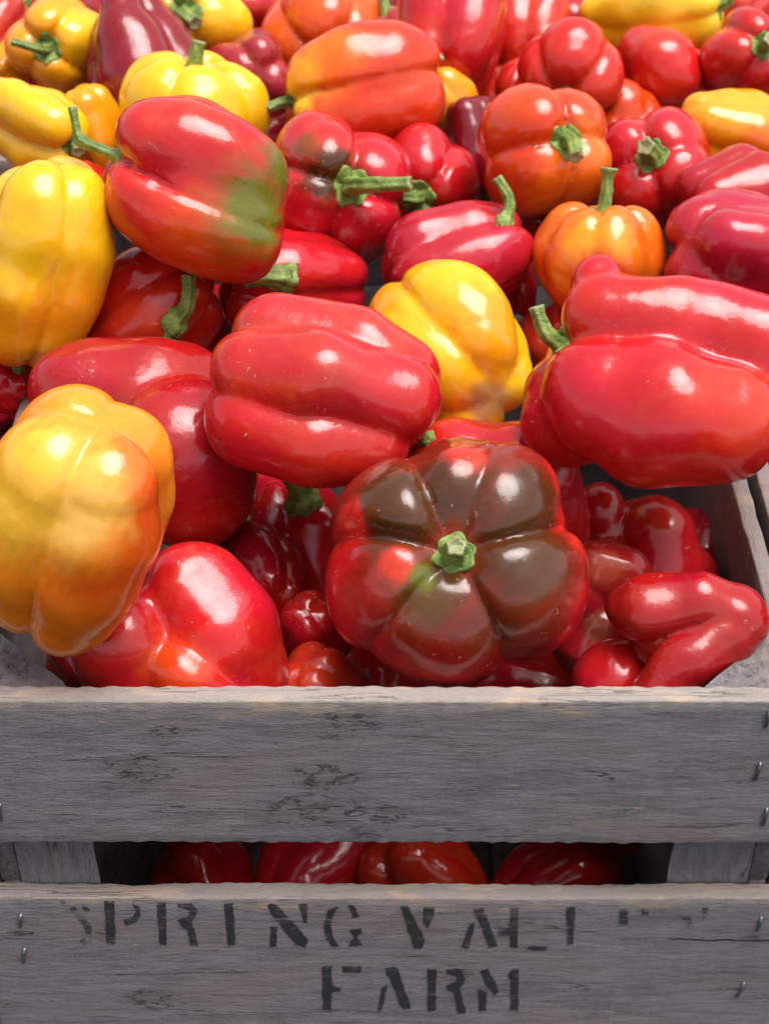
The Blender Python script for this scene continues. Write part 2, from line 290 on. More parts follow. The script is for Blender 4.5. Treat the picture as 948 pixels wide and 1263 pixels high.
G('edgecrimson', 'crimson bell pepper behind the plain yellow one', (6, 102), .03, 60, 70, (.2, .5, -.5), 0, 3, CRIM, seed=128)
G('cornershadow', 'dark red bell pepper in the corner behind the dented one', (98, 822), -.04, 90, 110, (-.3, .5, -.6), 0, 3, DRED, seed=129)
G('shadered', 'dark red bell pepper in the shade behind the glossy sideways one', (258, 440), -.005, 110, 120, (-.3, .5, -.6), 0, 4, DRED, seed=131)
G('backpale', 'pale red bell pepper between plum and yellow ones at the back', (140, 2), .05, 90, 100, (-.3, .5, -.6), 0, 4, (.45, .03, .04), seed=132)
G('backdark', 'dark red bell pepper deep between the orange and the hollow one', (770, 150), .03, 100, 100, (-.3, .5, -.6), 0, 4, ORR, seed=133)
# ---- seen through the gap between the front boards
G('gapleft', 'dark red bell pepper seen through the slot between boards near the left post', (252, 1095), -.205, 130, 150, (-.3, .5, -.6), 0, 4, DRED, stem=None, seed=141)
G('gapmid', 'red bell pepper seen through the middle of the slot between boards', (395, 1070), -.205, 165, 190, (.5, .5, -.6), 0, 4, RED, stem=None, seed=142)
G('gapbright', 'brightest red bell pepper seen through the slot between boards', (535, 1086), -.205, 150, 180, (-.5, .5, .2), 0, 3, SCAR, stem=None, seed=143)
G('gapright', 'dark red bell pepper seen through the slot between boards near the right post', (690, 1095), -.205, 140, 170, (.8, .3, -.3), 0, 4, DRED, stem=None, seed=144)

def build_pepper(e, w=None):
    """adds shape, R (3x3 world), T (world), m (metres per px) to the entry"""
    cx, cy = e['c']
    if w is None: w = depth_for_height(cx, cy, e['h'])
    e['w'] = w; m = w / FPX; e['m'] = m; e['T'] = at_depth(cx, cy, w)
    if e['kind'] == 'g':
        kw = dict(e['kw']); kw.setdefault('seed', zlib.crc32(e['key'].encode()) % 1000)
        e['shape'] = lobed(e['n'], e['W'] * m, e['L'] * m, **kw)
        e['R'] = frame_from_axis(e['ax'], e['roll'])
    else:
        bl = []
        for b in e['blobs']:
            if len(b) == 4: x, y, d, r = b; a = bb = (x, y, d); ra = rb = r
            else: a = b[0:3]; ra = b[3]; bb = b[4:7]; rb = b[7]
            f = lambda q: ((q[0] - cx) * m, -(q[1] - cy) * m, q[2] * m)
            bl.append((f(a), f(bb), ra * m, rb * m))
        dim = None
        if e['dim']: dim = [(((q[0] - cx) * m, -(q[1] - cy) * m, q[2] * m), q[3] * m, q[4] * m) for q in e['dim']]
        e['shape'] = Shape(bl, e['k'] * m, e['warp'] * m, e['wf'] / m, e['seed'], dim)
        e['shape'].dent = e['dent'] * m; e['shape'].dfreq = .036 / m
        e['R'] = CAMROT
    return e
def to_local(e, P): return (P - e['T']) @ e['R']
def to_world(e, P): return P @ e['R'].T + e['T']
def pixel_hits(e, pts):
    """points of the pepper's surface, local, under photograph pixels"""
    d = np.array([ray(*p) for p in pts]); d = d / np.linalg.norm(d, axis=1)[:, None]
    o = CAM + d * (e['w'] - .12); dl = d @ e['R']; ol = to_local(e, o)
    t, hit = march(e['shape'], ol, dl, steps=110)
    return ol + dl * t[:, None]
# --- CORE END ----------------------------------------------------------------

DEPTH = {'brown': 0.6491, 'frontleft': 0.6643, 'leftcrimson': 0.7198, 'leftorange': 0.6044, 'center': 0.6768, 'behindbrown': 0.7109, 'underleft': 0.763, 'lowbulge': 0.7141, 'lowfront': 0.69, 'lowsmall': 0.7249, 'lowredbulge': 0.7325, 'wrinkled': 0.6944, 'lowcorner': 0.6685, 'twisted': 0.6436, 'bigright': 0.6722, 'farright': 0.7802, 'underright': 0.8137, 'wallred': 0.7829, 'midyellow': 0.7613, 'leftred': 0.7913, 'leftyellow': 0.7577, 'redgreen': 0.7487, 'brownshoulder': 0.8451, 'stalkred': 0.8105, 'crimson': 0.8058, 'tipsmall': 0.8244, 'midred': 0.8826, 'orangestem': 0.8409, 'orangetop': 0.7866, 'redstem': 0.876, 'rightyellow': 0.9048, 'rightred': 0.833, 'midsmall': 0.8758, 'plumtip': 0.9116, 'smallyellow': 0.9364, 'bigorange': 0.8944, 'toporange': 1.0347, 'plum': 0.9535, 'backyellow': 0.8931, 'topyellow': 1.0076, 'topleftyellow': 0.9834, 'lefthind': 0.8945, 'leftlow': 0.9282, 'smallred': 0.8816, 'dusky': 0.9804, 'topred': 0.9525, 'topredleft': 0.9964, 'topredright': 1.0064, 'shinyred': 0.9368, 'lowshadow': 0.9789, 'toplemon': 1.0106, 'hollowred': 0.9798, 'cornerred': 0.9564, 'backpink': 1.0564, 'backcorner': 1.0504, 'edgered': 1.0232, 'edgeyellow': 1.0015, 'edgelow': 0.7888, 'edgecrimson': 1.0264, 'cornershadow': 0.6862, 'shadered': 0.8291, 'backpale': 1.0573, 'backdark': 0.9516, 'gapleft': 0.7986, 'gapmid': 0.8165, 'gapbright': 0.7963, 'gapright': 0.7986}
FILL = [
    (-0.3742, 0.1153, 0.1108, 2.67, 3.59, 6.22, 0.94),
    (-0.298, 0.1296, 0.1145, 1.92, 2.2, 4.88, 0.9),
    (-0.2209, 0.1317, 0.1216, 0.83, 2.29, 5.74, 0.92),
    (-0.0622, 0.1408, 0.1194, 0.86, 5.59, 2.77, 0.96),
    (0.008, 0.1295, 0.1203, 5.1, 2.9, 3.04, 0.89),
    (0.0734, 0.1379, 0.1094, 4.7, 5.07, 1.23, 0.96),
    (0.2222, 0.1183, 0.1109, 2.28, 5.08, 5.62, 0.97),
    (0.3092, 0.1383, 0.1167, 6.26, 0.78, 4.75, 0.94),
    (0.3905, 0.1333, 0.1217, 5.22, 2.16, 2.39, 0.94),
    (-0.4065, 0.0563, 0.1817, 2.79, 4.01, 6.0, 0.96),
    (-0.3161, 0.0596, 0.18, 4.22, 5.57, 0.37, 0.91),
    (-0.2181, 0.0448, 0.1794, 4.32, 5.13, 1.42, 0.9),
    (0.2316, 0.0483, 0.1843, 3.57, 0.48, 2.37, 0.95),
    (0.3282, 0.0596, 0.1798, 5.88, 1.58, 3.87, 0.96),
    (0.395, 0.0445, 0.184, 2.0, 2.3, 0.84, 0.9),
    (-0.3905, 0.1358, 0.1795, 5.55, 5.88, 4.84, 0.96),
    (-0.3018, 0.1392, 0.1825, 2.21, 4.39, 2.89, 0.95),
    (-0.2325, 0.1163, 0.189, 1.74, 4.25, 2.23, 0.95),
    (0.248, 0.1288, 0.1755, 5.85, 3.58, 5.26, 0.96),
    (0.3779, 0.1083, 0.1886, 3.32, 1.44, 3.86, 0.91),
    (-0.3846, 0.2035, 0.1779, 5.68, 4.3, 5.95, 0.91),
    (-0.3162, 0.2091, 0.1825, 1.71, 0.6, 5.2, 0.91),
    (-0.2257, 0.1893, 0.1751, 5.73, 3.85, 2.55, 0.97),
    (-0.0644, 0.204, 0.1729, 0.49, 3.57, 4.89, 0.92),
    (0.2445, 0.2183, 0.1816, 3.46, 5.83, 4.34, 0.96),
    (0.3122, 0.2208, 0.1813, 0.89, 0.26, 5.29, 0.89),
    (0.3931, 0.203, 0.1863, 2.32, 1.04, 1.12, 0.89),
    (-0.3997, 0.2691, 0.1846, 5.01, 4.65, 2.48, 0.93),
    (-0.3041, 0.2872, 0.1807, 1.5, 1.58, 3.46, 0.96),
    (-0.2384, 0.2843, 0.1898, 2.24, 4.98, 3.68, 0.92),
    (-0.0939, 0.2718, 0.1811, 3.16, 1.26, 0.8, 0.93),
    (0.2362, 0.2952, 0.1715, 2.79, 5.38, 5.17, 0.96),
    (0.3193, 0.2882, 0.1806, 2.64, 4.42, 3.46, 0.94),
    (0.3957, 0.2897, 0.1781, 4.47, 6.03, 4.62, 0.96),
    (-0.4002, 0.3649, 0.1743, 4.02, 5.33, 2.42, 0.9),
    (-0.2945, 0.3771, 0.1869, 0.78, 4.92, 2.61, 0.92),
    (-0.2271, 0.3525, 0.1762, 5.86, 3.49, 5.29, 0.98),
    (-0.0766, 0.3498, 0.1828, 5.0, 1.97, 4.57, 0.91),
    (0.2363, 0.3726, 0.1865, 2.32, 3.49, 2.77, 0.91),
    (0.3197, 0.3719, 0.1847, 2.82, 0.94, 3.38, 0.92),
    (0.4022, 0.3611, 0.1723, 1.75, 4.17, 5.8, 0.94),
    (-0.3997, 0.5355, 0.1815, 5.44, 4.17, 0.18, 0.97),
    (-0.3293, 0.5265, 0.1808, 3.89, 4.49, 2.35, 0.89),
    (-0.2285, 0.5322, 0.1835, 2.68, 3.3, 3.85, 0.93),
    (-0.0759, 0.5366, 0.178, 4.31, 2.49, 0.55, 0.96),
    (-0.0032, 0.5312, 0.1847, 3.29, 2.09, 5.5, 0.92),
    (0.0879, 0.523, 0.1788, 5.29, 5.02, 1.45, 0.97),
    (0.2466, 0.5348, 0.1748, 4.42, 0.59, 5.95, 0.93),
    (0.3287, 0.526, 0.1797, 1.83, 2.55, 1.85, 0.95),
    (0.4016, 0.5218, 0.1758, 3.8, 2.21, 6.2, 0.92),
    (-0.3883, 0.6081, 0.1748, 3.61, 2.25, 3.02, 0.95),
    (-0.3094, 0.5949, 0.176, 2.19, 2.23, 1.38, 0.95),
    (-0.23, 0.6121, 0.1758, 1.21, 0.99, 0.2, 0.97),
    (-0.0834, 0.6095, 0.1797, 2.77, 0.94, 4.99, 0.98),
    (0.0103, 0.6151, 0.1737, 3.94, 2.77, 0.23, 0.96),
    (0.0905, 0.6067, 0.1873, 0.45, 2.97, 2.42, 0.95),
    (0.2514, 0.6029, 0.1761, 1.18, 4.52, 0.59, 0.89),
    (0.3229, 0.6126, 0.1795, 4.57, 3.66, 5.54, 0.94),
    (0.4012, 0.6054, 0.1745, 2.77, 5.37, 2.79, 0.92),
    (-0.3741, 0.6779, 0.1865, 2.11, 1.41, 2.49, 0.89),
    (-0.3037, 0.6826, 0.1837, 0.75, 6.26, 5.01, 0.98),
    (-0.2276, 0.6873, 0.1744, 1.33, 6.07, 0.44, 0.93),
    (-0.0614, 0.6911, 0.1735, 2.46, 1.13, 1.25, 0.93),
    (0.0698, 0.6792, 0.1785, 0.57, 0.78, 1.42, 0.91),
    (0.2175, 0.6629, 0.1765, 4.01, 0.23, 6.21, 0.92),
    (0.301, 0.679, 0.1713, 3.2, 2.86, 4.49, 0.97),
    (0.4052, 0.6851, 0.1782, 3.68, 2.51, 0.45, 0.95),
    (-0.3933, 0.7397, 0.1719, 3.66, 5.62, 5.54, 0.97),
    (-0.3059, 0.767, 0.1795, 5.07, 6.21, 3.13, 0.89),
    (-0.2286, 0.7695, 0.1827, 4.53, 4.09, 0.13, 0.89),
    (-0.0702, 0.7716, 0.1825, 1.62, 2.99, 1.47, 0.88),
    (0.0082, 0.7674, 0.1863, 0.69, 1.1, 0.11, 0.97),
    (0.0918, 0.7719, 0.1887, 4.43, 1.39, 5.93, 0.91),
    (0.2223, 0.7469, 0.1725, 1.04, 2.98, 0.72, 0.95),
    (0.3089, 0.7684, 0.1857, 5.62, 4.49, 4.25, 0.94),
    (0.3721, 0.7439, 0.179, 0.34, 4.79, 0.63, 0.91),
    (-0.4033, 0.844, 0.1729, 5.33, 0.97, 3.13, 0.91),
    (-0.3013, 0.851, 0.1741, 1.43, 0.52, 3.48, 0.97),
    (-0.2177, 0.8454, 0.177, 1.66, 3.95, 2.5, 0.89),
    (-0.0921, 0.8529, 0.1841, 1.13, 3.99, 1.68, 0.92),
    (-0.0012, 0.851, 0.1839, 4.78, 1.25, 2.42, 0.96),
    (0.0728, 0.8386, 0.1766, 3.59, 1.67, 4.85, 0.88),
    (0.2297, 0.8282, 0.1809, 4.11, 0.95, 4.33, 0.97),
    (0.3194, 0.8511, 0.1841, 4.97, 5.62, 0.21, 0.96),
    (0.3851, 0.8355, 0.1758, 4.97, 5.26, 2.81, 0.96),
    (0.2977, 0.1127, 0.2225, 3.82, 4.62, 1.33, 0.92),
    (0.006, 0.6703, 0.2189, 3.95, 3.83, 0.84, 0.94),
    (-0.376, 0.0617, 0.2417, 2.19, 3.1, 3.08, 0.91),
    (-0.3022, 0.0528, 0.2535, 0.83, 1.35, 5.77, 0.91),
    (-0.2356, 0.0514, 0.2595, 1.4, 3.97, 5.52, 0.95),
    (0.2507, 0.0601, 0.2476, 3.68, 4.44, 2.73, 0.95),
    (0.3268, 0.0505, 0.2491, 3.97, 3.94, 0.61, 0.89),
    (-0.3845, 0.1394, 0.2598, 2.71, 3.41, 0.95, 0.93),
    (-0.2995, 0.1358, 0.2532, 3.44, 1.3, 3.67, 0.9),
    (0.2238, 0.1414, 0.2403, 3.44, 5.27, 1.95, 0.95),
    (0.4049, 0.1349, 0.2569, 1.03, 3.58, 1.02, 0.9),
    (-0.3761, 0.2172, 0.259, 4.08, 2.53, 6.08, 0.89),
    (-0.3051, 0.2085, 0.2559, 1.55, 2.27, 3.91, 0.92),
    (-0.2384, 0.1945, 0.248, 3.76, 4.3, 5.41, 0.98),
    (0.226, 0.2107, 0.2502, 4.8, 4.57, 5.23, 0.97),
    (0.3069, 0.1962, 0.2558, 5.12, 0.02, 0.13, 0.96),
    (0.3969, 0.2129, 0.2574, 6.15, 4.71, 3.49, 0.95),
    (-0.4031, 0.2982, 0.2565, 2.38, 0.6, 2.52, 0.95),
    (-0.2981, 0.287, 0.2531, 4.68, 6.12, 4.6, 0.94),
    (0.2384, 0.2915, 0.2543, 5.67, 0.71, 2.52, 0.95),
    (0.3221, 0.298, 0.2532, 1.78, 3.41, 4.02, 0.9),
    (0.3887, 0.2944, 0.2532, 0.09, 3.39, 0.5, 0.93),
    (-0.3742, 0.3659, 0.2582, 5.96, 2.66, 5.86, 0.9),
    (-0.2178, 0.3646, 0.2406, 6.07, 1.81, 0.05, 0.93),
    (0.2478, 0.3599, 0.2584, 0.47, 0.96, 2.38, 0.91),
    (0.3226, 0.3747, 0.2564, 2.12, 2.88, 3.1, 0.95),
    (0.4026, 0.3774, 0.2538, 3.18, 2.84, 0.74, 0.89),
    (-0.3836, 0.5321, 0.248, 1.78, 0.69, 5.23, 0.97),
    (-0.2978, 0.518, 0.2453, 0.34, 5.68, 3.76, 0.88),
    (0.2439, 0.5222, 0.2555, 2.22, 2.67, 4.03, 0.93),
    (0.3159, 0.5203, 0.2481, 6.17, 5.01, 5.38, 0.95),
    (0.4055, 0.5322, 0.2599, 3.87, 6.22, 4.75, 0.92),
    (-0.3863, 0.6143, 0.2555, 4.34, 0.72, 0.21, 0.95),
    (-0.2989, 0.6053, 0.2485, 0.29, 1.74, 2.74, 0.91),
    (-0.2169, 0.5885, 0.2545, 4.55, 2.46, 0.9, 0.89),
    (0.0081, 0.6062, 0.2565, 3.07, 2.83, 6.14, 0.9),
    (0.2202, 0.6114, 0.2438, 2.81, 5.83, 5.19, 0.89),
    (0.3254, 0.6153, 0.2516, 2.93, 4.56, 4.81, 0.9),
    (0.3957, 0.5985, 0.2538, 6.23, 4.38, 5.34, 0.92),
    (-0.4076, 0.6785, 0.2523, 1.91, 2.51, 4.11, 0.95),
    (-0.3206, 0.6864, 0.2504, 0.8, 1.19, 0.08, 0.97),
    (-0.2407, 0.6908, 0.2495, 0.57, 5.87, 0.88, 0.94),
    (-0.0886, 0.6617, 0.2587, 1.38, 3.63, 1.82, 0.94),
    (0.0903, 0.6702, 0.2511, 0.52, 3.27, 2.93, 0.91),
    (0.2942, 0.6787, 0.2407, 0.55, 4.39, 0.15, 0.94),
    (0.3836, 0.6756, 0.2521, 1.56, 0.99, 5.31, 0.92),
    (-0.3792, 0.7585, 0.2549, 1.63, 5.27, 3.86, 0.9),
    (-0.3052, 0.7587, 0.2453, 3.01, 1.36, 1.53, 0.88),
    (-0.2213, 0.7728, 0.2593, 2.19, 5.22, 1.86, 0.97),
    (-0.072, 0.7703, 0.2509, 3.93, 5.75, 4.06, 0.97),
    (0.0136, 0.7433, 0.2583, 6.01, 5.39, 0.63, 0.91),
    (0.081, 0.7437, 0.2506, 0.37, 1.96, 2.24, 0.89),
    (0.2189, 0.7512, 0.2509, 0.44, 1.35, 4.9, 0.93),
    (0.3177, 0.7644, 0.2538, 5.21, 4.45, 1.04, 0.89),
    (0.3956, 0.7554, 0.2417, 3.34, 6.01, 1.69, 0.91),
    (-0.4004, 0.8302, 0.2588, 3.83, 4.03, 1.3, 0.91),
    (-0.3245, 0.8337, 0.2595, 1.67, 3.35, 3.28, 0.97),
    (-0.2168, 0.8515, 0.2525, 3.57, 2.91, 3.38, 0.93),
    (-0.0671, 0.8507, 0.2498, 4.76, 2.64, 3.88, 0.91),
    (0.0041, 0.8461, 0.255, 1.16, 2.72, 2.89, 0.91),
    (0.0698, 0.8181, 0.2554, 6.22, 0.51, 0.53, 0.89),
    (0.2259, 0.8295, 0.2555, 2.18, 5.01, 2.54, 0.96),
    (0.3003, 0.8374, 0.2501, 2.12, 4.09, 1.67, 0.97),
    (0.3864, 0.8219, 0.2404, 4.44, 3.89, 4.69, 0.91),
    (0.0693, 0.6012, 0.2845, 5.27, 3.81, 2.84, 0.98),
    (0.219, 0.6907, 0.2812, 4.05, 2.03, 0.13, 0.91),
    (-0.1, 0.12, 0.05, 0.19, 0.46, 2.74, 0.95),
    (0.1, 0.12, 0.05, 1.75, 4.21, 0.31, 0.95),
    (0.0, 0.13, 0.05, 0.35, 5.42, 3.03, 0.95),
    (-0.112, 0.1, 0.1, 1.82, 0.35, 4.51, 0.95),
    (0.112, 0.1, 0.1, 2.68, 2.44, 0.71, 0.95),
]

# ---- materials
def mat(name):
    m = bpy.data.materials.new(name); m.use_nodes = True
    return m, m.node_tree, m.node_tree.nodes['Principled BSDF']
def N(nt, typ, **kw):
    n = nt.nodes.new(typ)
    for k, v in kw.items(): setattr(n, k, v)
    return n
def mixc(nt, fac, a, b, bt='MIX'):
    n = nt.nodes.new('ShaderNodeMix'); n.data_type = 'RGBA'; n.blend_type = bt
    for s, v in ((0, fac), (6, a), (7, b)):
        if isinstance(v, bpy.types.NodeSocket): nt.links.new(v, n.inputs[s])
        else: n.inputs[s].default_value = v if s == 0 else (tuple(v) + (1,) if len(v) == 3 else v)
    return n.outputs[2]
def mth(nt, op, a, b=None, c=None, clamp=False):
    n = nt.nodes.new('ShaderNodeMath'); n.operation = op; n.use_clamp = clamp
    for i, v in enumerate((a, b, c)):
        if v is None: continue
        if isinstance(v, bpy.types.NodeSocket): nt.links.new(v, n.inputs[i])
        else: n.inputs[i].default_value = v
    return n.outputs[0]
def ramp(nt, v, lo, hi, a=0., b=1.):
    n = nt.nodes.new('ShaderNodeMapRange'); n.interpolation_type = 'SMOOTHSTEP'
    nt.links.new(v, n.inputs[0])
    for i, x in ((1, lo), (2, hi), (3, a), (4, b)): n.inputs[i].default_value = x
    return n.outputs[0]
def noise(nt, co, scale, detail=3, rough=.5, dist=0.):
    n = nt.nodes.new('ShaderNodeTexNoise'); nt.links.new(co, n.inputs['Vector'])
    n.inputs['Scale'].default_value = scale; n.inputs['Detail'].default_value = detail
    n.inputs['Roughness'].default_value = rough; n.inputs['Distortion'].default_value = dist
    return n.outputs[0]
def mapping(nt, co, sc=(1, 1, 1), loc=(0, 0, 0)):
    n = nt.nodes.new('ShaderNodeMapping'); nt.links.new(co, n.inputs[0])
    n.inputs['Scale'].default_value = sc; n.inputs['Location'].default_value = loc
    return n.outputs[0]
def bump(nt, bsdf, pairs):
    prev = None
    for h, st, dist in pairs:
        b = nt.nodes.new('ShaderNodeBump'); b.inputs['Strength'].default_value = st; b.inputs['Distance'].default_value = dist
        nt.links.new(h, b.inputs['Height'])
        if prev: nt.links.new(prev, b.inputs['Normal'])
        prev = b.outputs[0]
    nt.links.new(prev, bsdf.inputs['Normal'])

def skin_material():
    m, nt, b = mat('pepper_skin')
    co = N(nt, 'ShaderNodeTexCoord').outputs['Object']
    rnd = N(nt, 'ShaderNodeObjectInfo').outputs['Random']
    cv = N(nt, 'ShaderNodeVectorMath', operation='ADD'); nt.links.new(co, cv.inputs[0])
    rr = N(nt, 'ShaderNodeCombineXYZ'); nt.links.new(mth(nt, 'MULTIPLY', rnd, 3.1), rr.inputs[0]); nt.links.new(rnd, rr.inputs[1]); nt.links.new(rr.outputs[0], cv.inputs[1])
    co = cv.outputs[0]
    col = N(nt, 'ShaderNodeAttribute', attribute_name='pigment').outputs['Color']
    wear = N(nt, 'ShaderNodeAttribute', attribute_name='wear').outputs['Fac']
    n1 = noise(nt, co, 45, 4, .6); n2 = noise(nt, co, 260, 4, .65); n3 = noise(nt, co, 900, 2, .6)
    f = mth(nt, 'ADD', ramp(nt, n1, .3, .75, .90, 1.09), mth(nt, 'MULTIPLY', mth(nt, 'SUBTRACT', n2, .5), .16))
    c1 = mixc(nt, 1.0, col, (1, 1, 1), 'MULTIPLY')
    hs = N(nt, 'ShaderNodeHueSaturation'); nt.links.new(col, hs.inputs['Color']); nt.links.new(f, hs.inputs['Value'])
    nt.links.new(ramp(nt, noise(nt, co, 30, 3, .6), .3, .7, .497, .506), hs.inputs['Hue'])
    # pale flecks, scuffs and short scars of the skin
    vo = N(nt, 'ShaderNodeTexVoronoi', feature='F1'); nt.links.new(co, vo.inputs['Vector']); vo.inputs['Scale'].default_value = 330
    sep = N(nt, 'ShaderNodeSeparateColor'); nt.links.new(vo.outputs['Color'], sep.inputs[0])
    dot = mth(nt, 'MULTIPLY', ramp(nt, vo.outputs['Distance'], .05, .22, 1, 0), mth(nt, 'GREATER_THAN', sep.outputs[0], .90))
    area = ramp(nt, noise(nt, co, 38, 2, .5), .5, .68)
    dots = mth(nt, 'MULTIPLY', dot, mth(nt, 'MULTIPLY', area, mth(nt, 'ADD', mth(nt, 'MULTIPLY', wear, .55), .15)))
    sc = noise(nt, mapping(nt, co, (1, 1, .28)), 420, 2, .5, .6)
    scr = mth(nt, 'MULTIPLY', ramp(nt, sc, .66, .72), mth(nt, 'MULTIPLY', ramp(nt, noise(nt, co, 55, 2), .56, .68), mth(nt, 'MULTIPLY', wear, .8)))
    marks = mth(nt, 'MAXIMUM', dots, scr)
    haze_ = mth(nt, 'MULTIPLY', ramp(nt, noise(nt, co, 60, 5, .7), .48, .8), mth(nt, 'ADD', mth(nt, 'MULTIPLY', wear, .025), .008))
    base = mixc(nt, haze_, hs.outputs[0], (.62, .52, .48))
    stk = mth(nt, 'MULTIPLY', ramp(nt, noise(nt, mapping(nt, co, (1, 1, .22)), 520, 5, .72, .4), .50, .78), ramp(nt, noise(nt, co, 28, 2), .42, .66, .0, .13))
    base = mixc(nt, stk, base, mixc(nt, .5, hs.outputs[0], (.80, .62, .55)))
    base = mixc(nt, marks, base, (.60, .42, .22))
    nt.links.new(base, b.inputs['Base Color'])
    nt.links.new(mth(nt, 'ADD', ramp(nt, n2, .3, .75, .11, .23), mth(nt, 'MULTIPLY', marks, .4)), b.inputs['Roughness'])
    b.inputs['IOR'].default_value = 1.5; b.inputs['Specular IOR Level'].default_value = .6
    b.inputs['Subsurface Weight'].default_value = 0.0; b.inputs['Subsurface Radius'].default_value = (1, .25, .1); b.inputs['Subsurface Scale'].default_value = .004
    bump(nt, b, [(noise(nt, co, 55, 2, .45), .22, .004), (n2, .05, .0010), (noise(nt, mapping(nt, co, (1, 1, .3)), 190, 4, .6), .10, .0016), (n3, .06, .0004), (marks, .3, .0006)])
    return m
SKIN = skin_material()

def stem_material():
    m, nt, b = mat('stalk_green')
    co = N(nt, 'ShaderNodeTexCoord').outputs['Object']
    a = N(nt, 'ShaderNodeAttribute', attribute_name='cut').outputs['Fac']
    n1 = noise(nt, co, 130, 4, .6); n2 = noise(nt, mapping(nt, co, (1, 1, .25)), 700, 3, .6)
    c = mixc(nt, ramp(nt, n1, .35, .7), (.09, .16, .02), (.27, .36, .075))
    c = mixc(nt, ramp(nt, n2, .5, .75, 0, .5), c, (.36, .43, .17))
    c = mixc(nt, ramp(nt, noise(nt, co, 210, 4, .7), .60, .74, 0, .7), c, (.10, .075, .03))
    c = mixc(nt, mth(nt, 'MULTIPLY', a, ramp(nt, n2, .3, .7, .6, 1.)), c, mixc(nt, ramp(nt, n1, .4, .65), (.36, .37, .19), (.20, .15, .08)))
    nt.links.new(c, b.inputs['Base Color']); b.inputs['Roughness'].default_value = .5
    bump(nt, b, [(n1, .5, .0015), (n2, .7, .0010)])
    return m
STEM = stem_material()

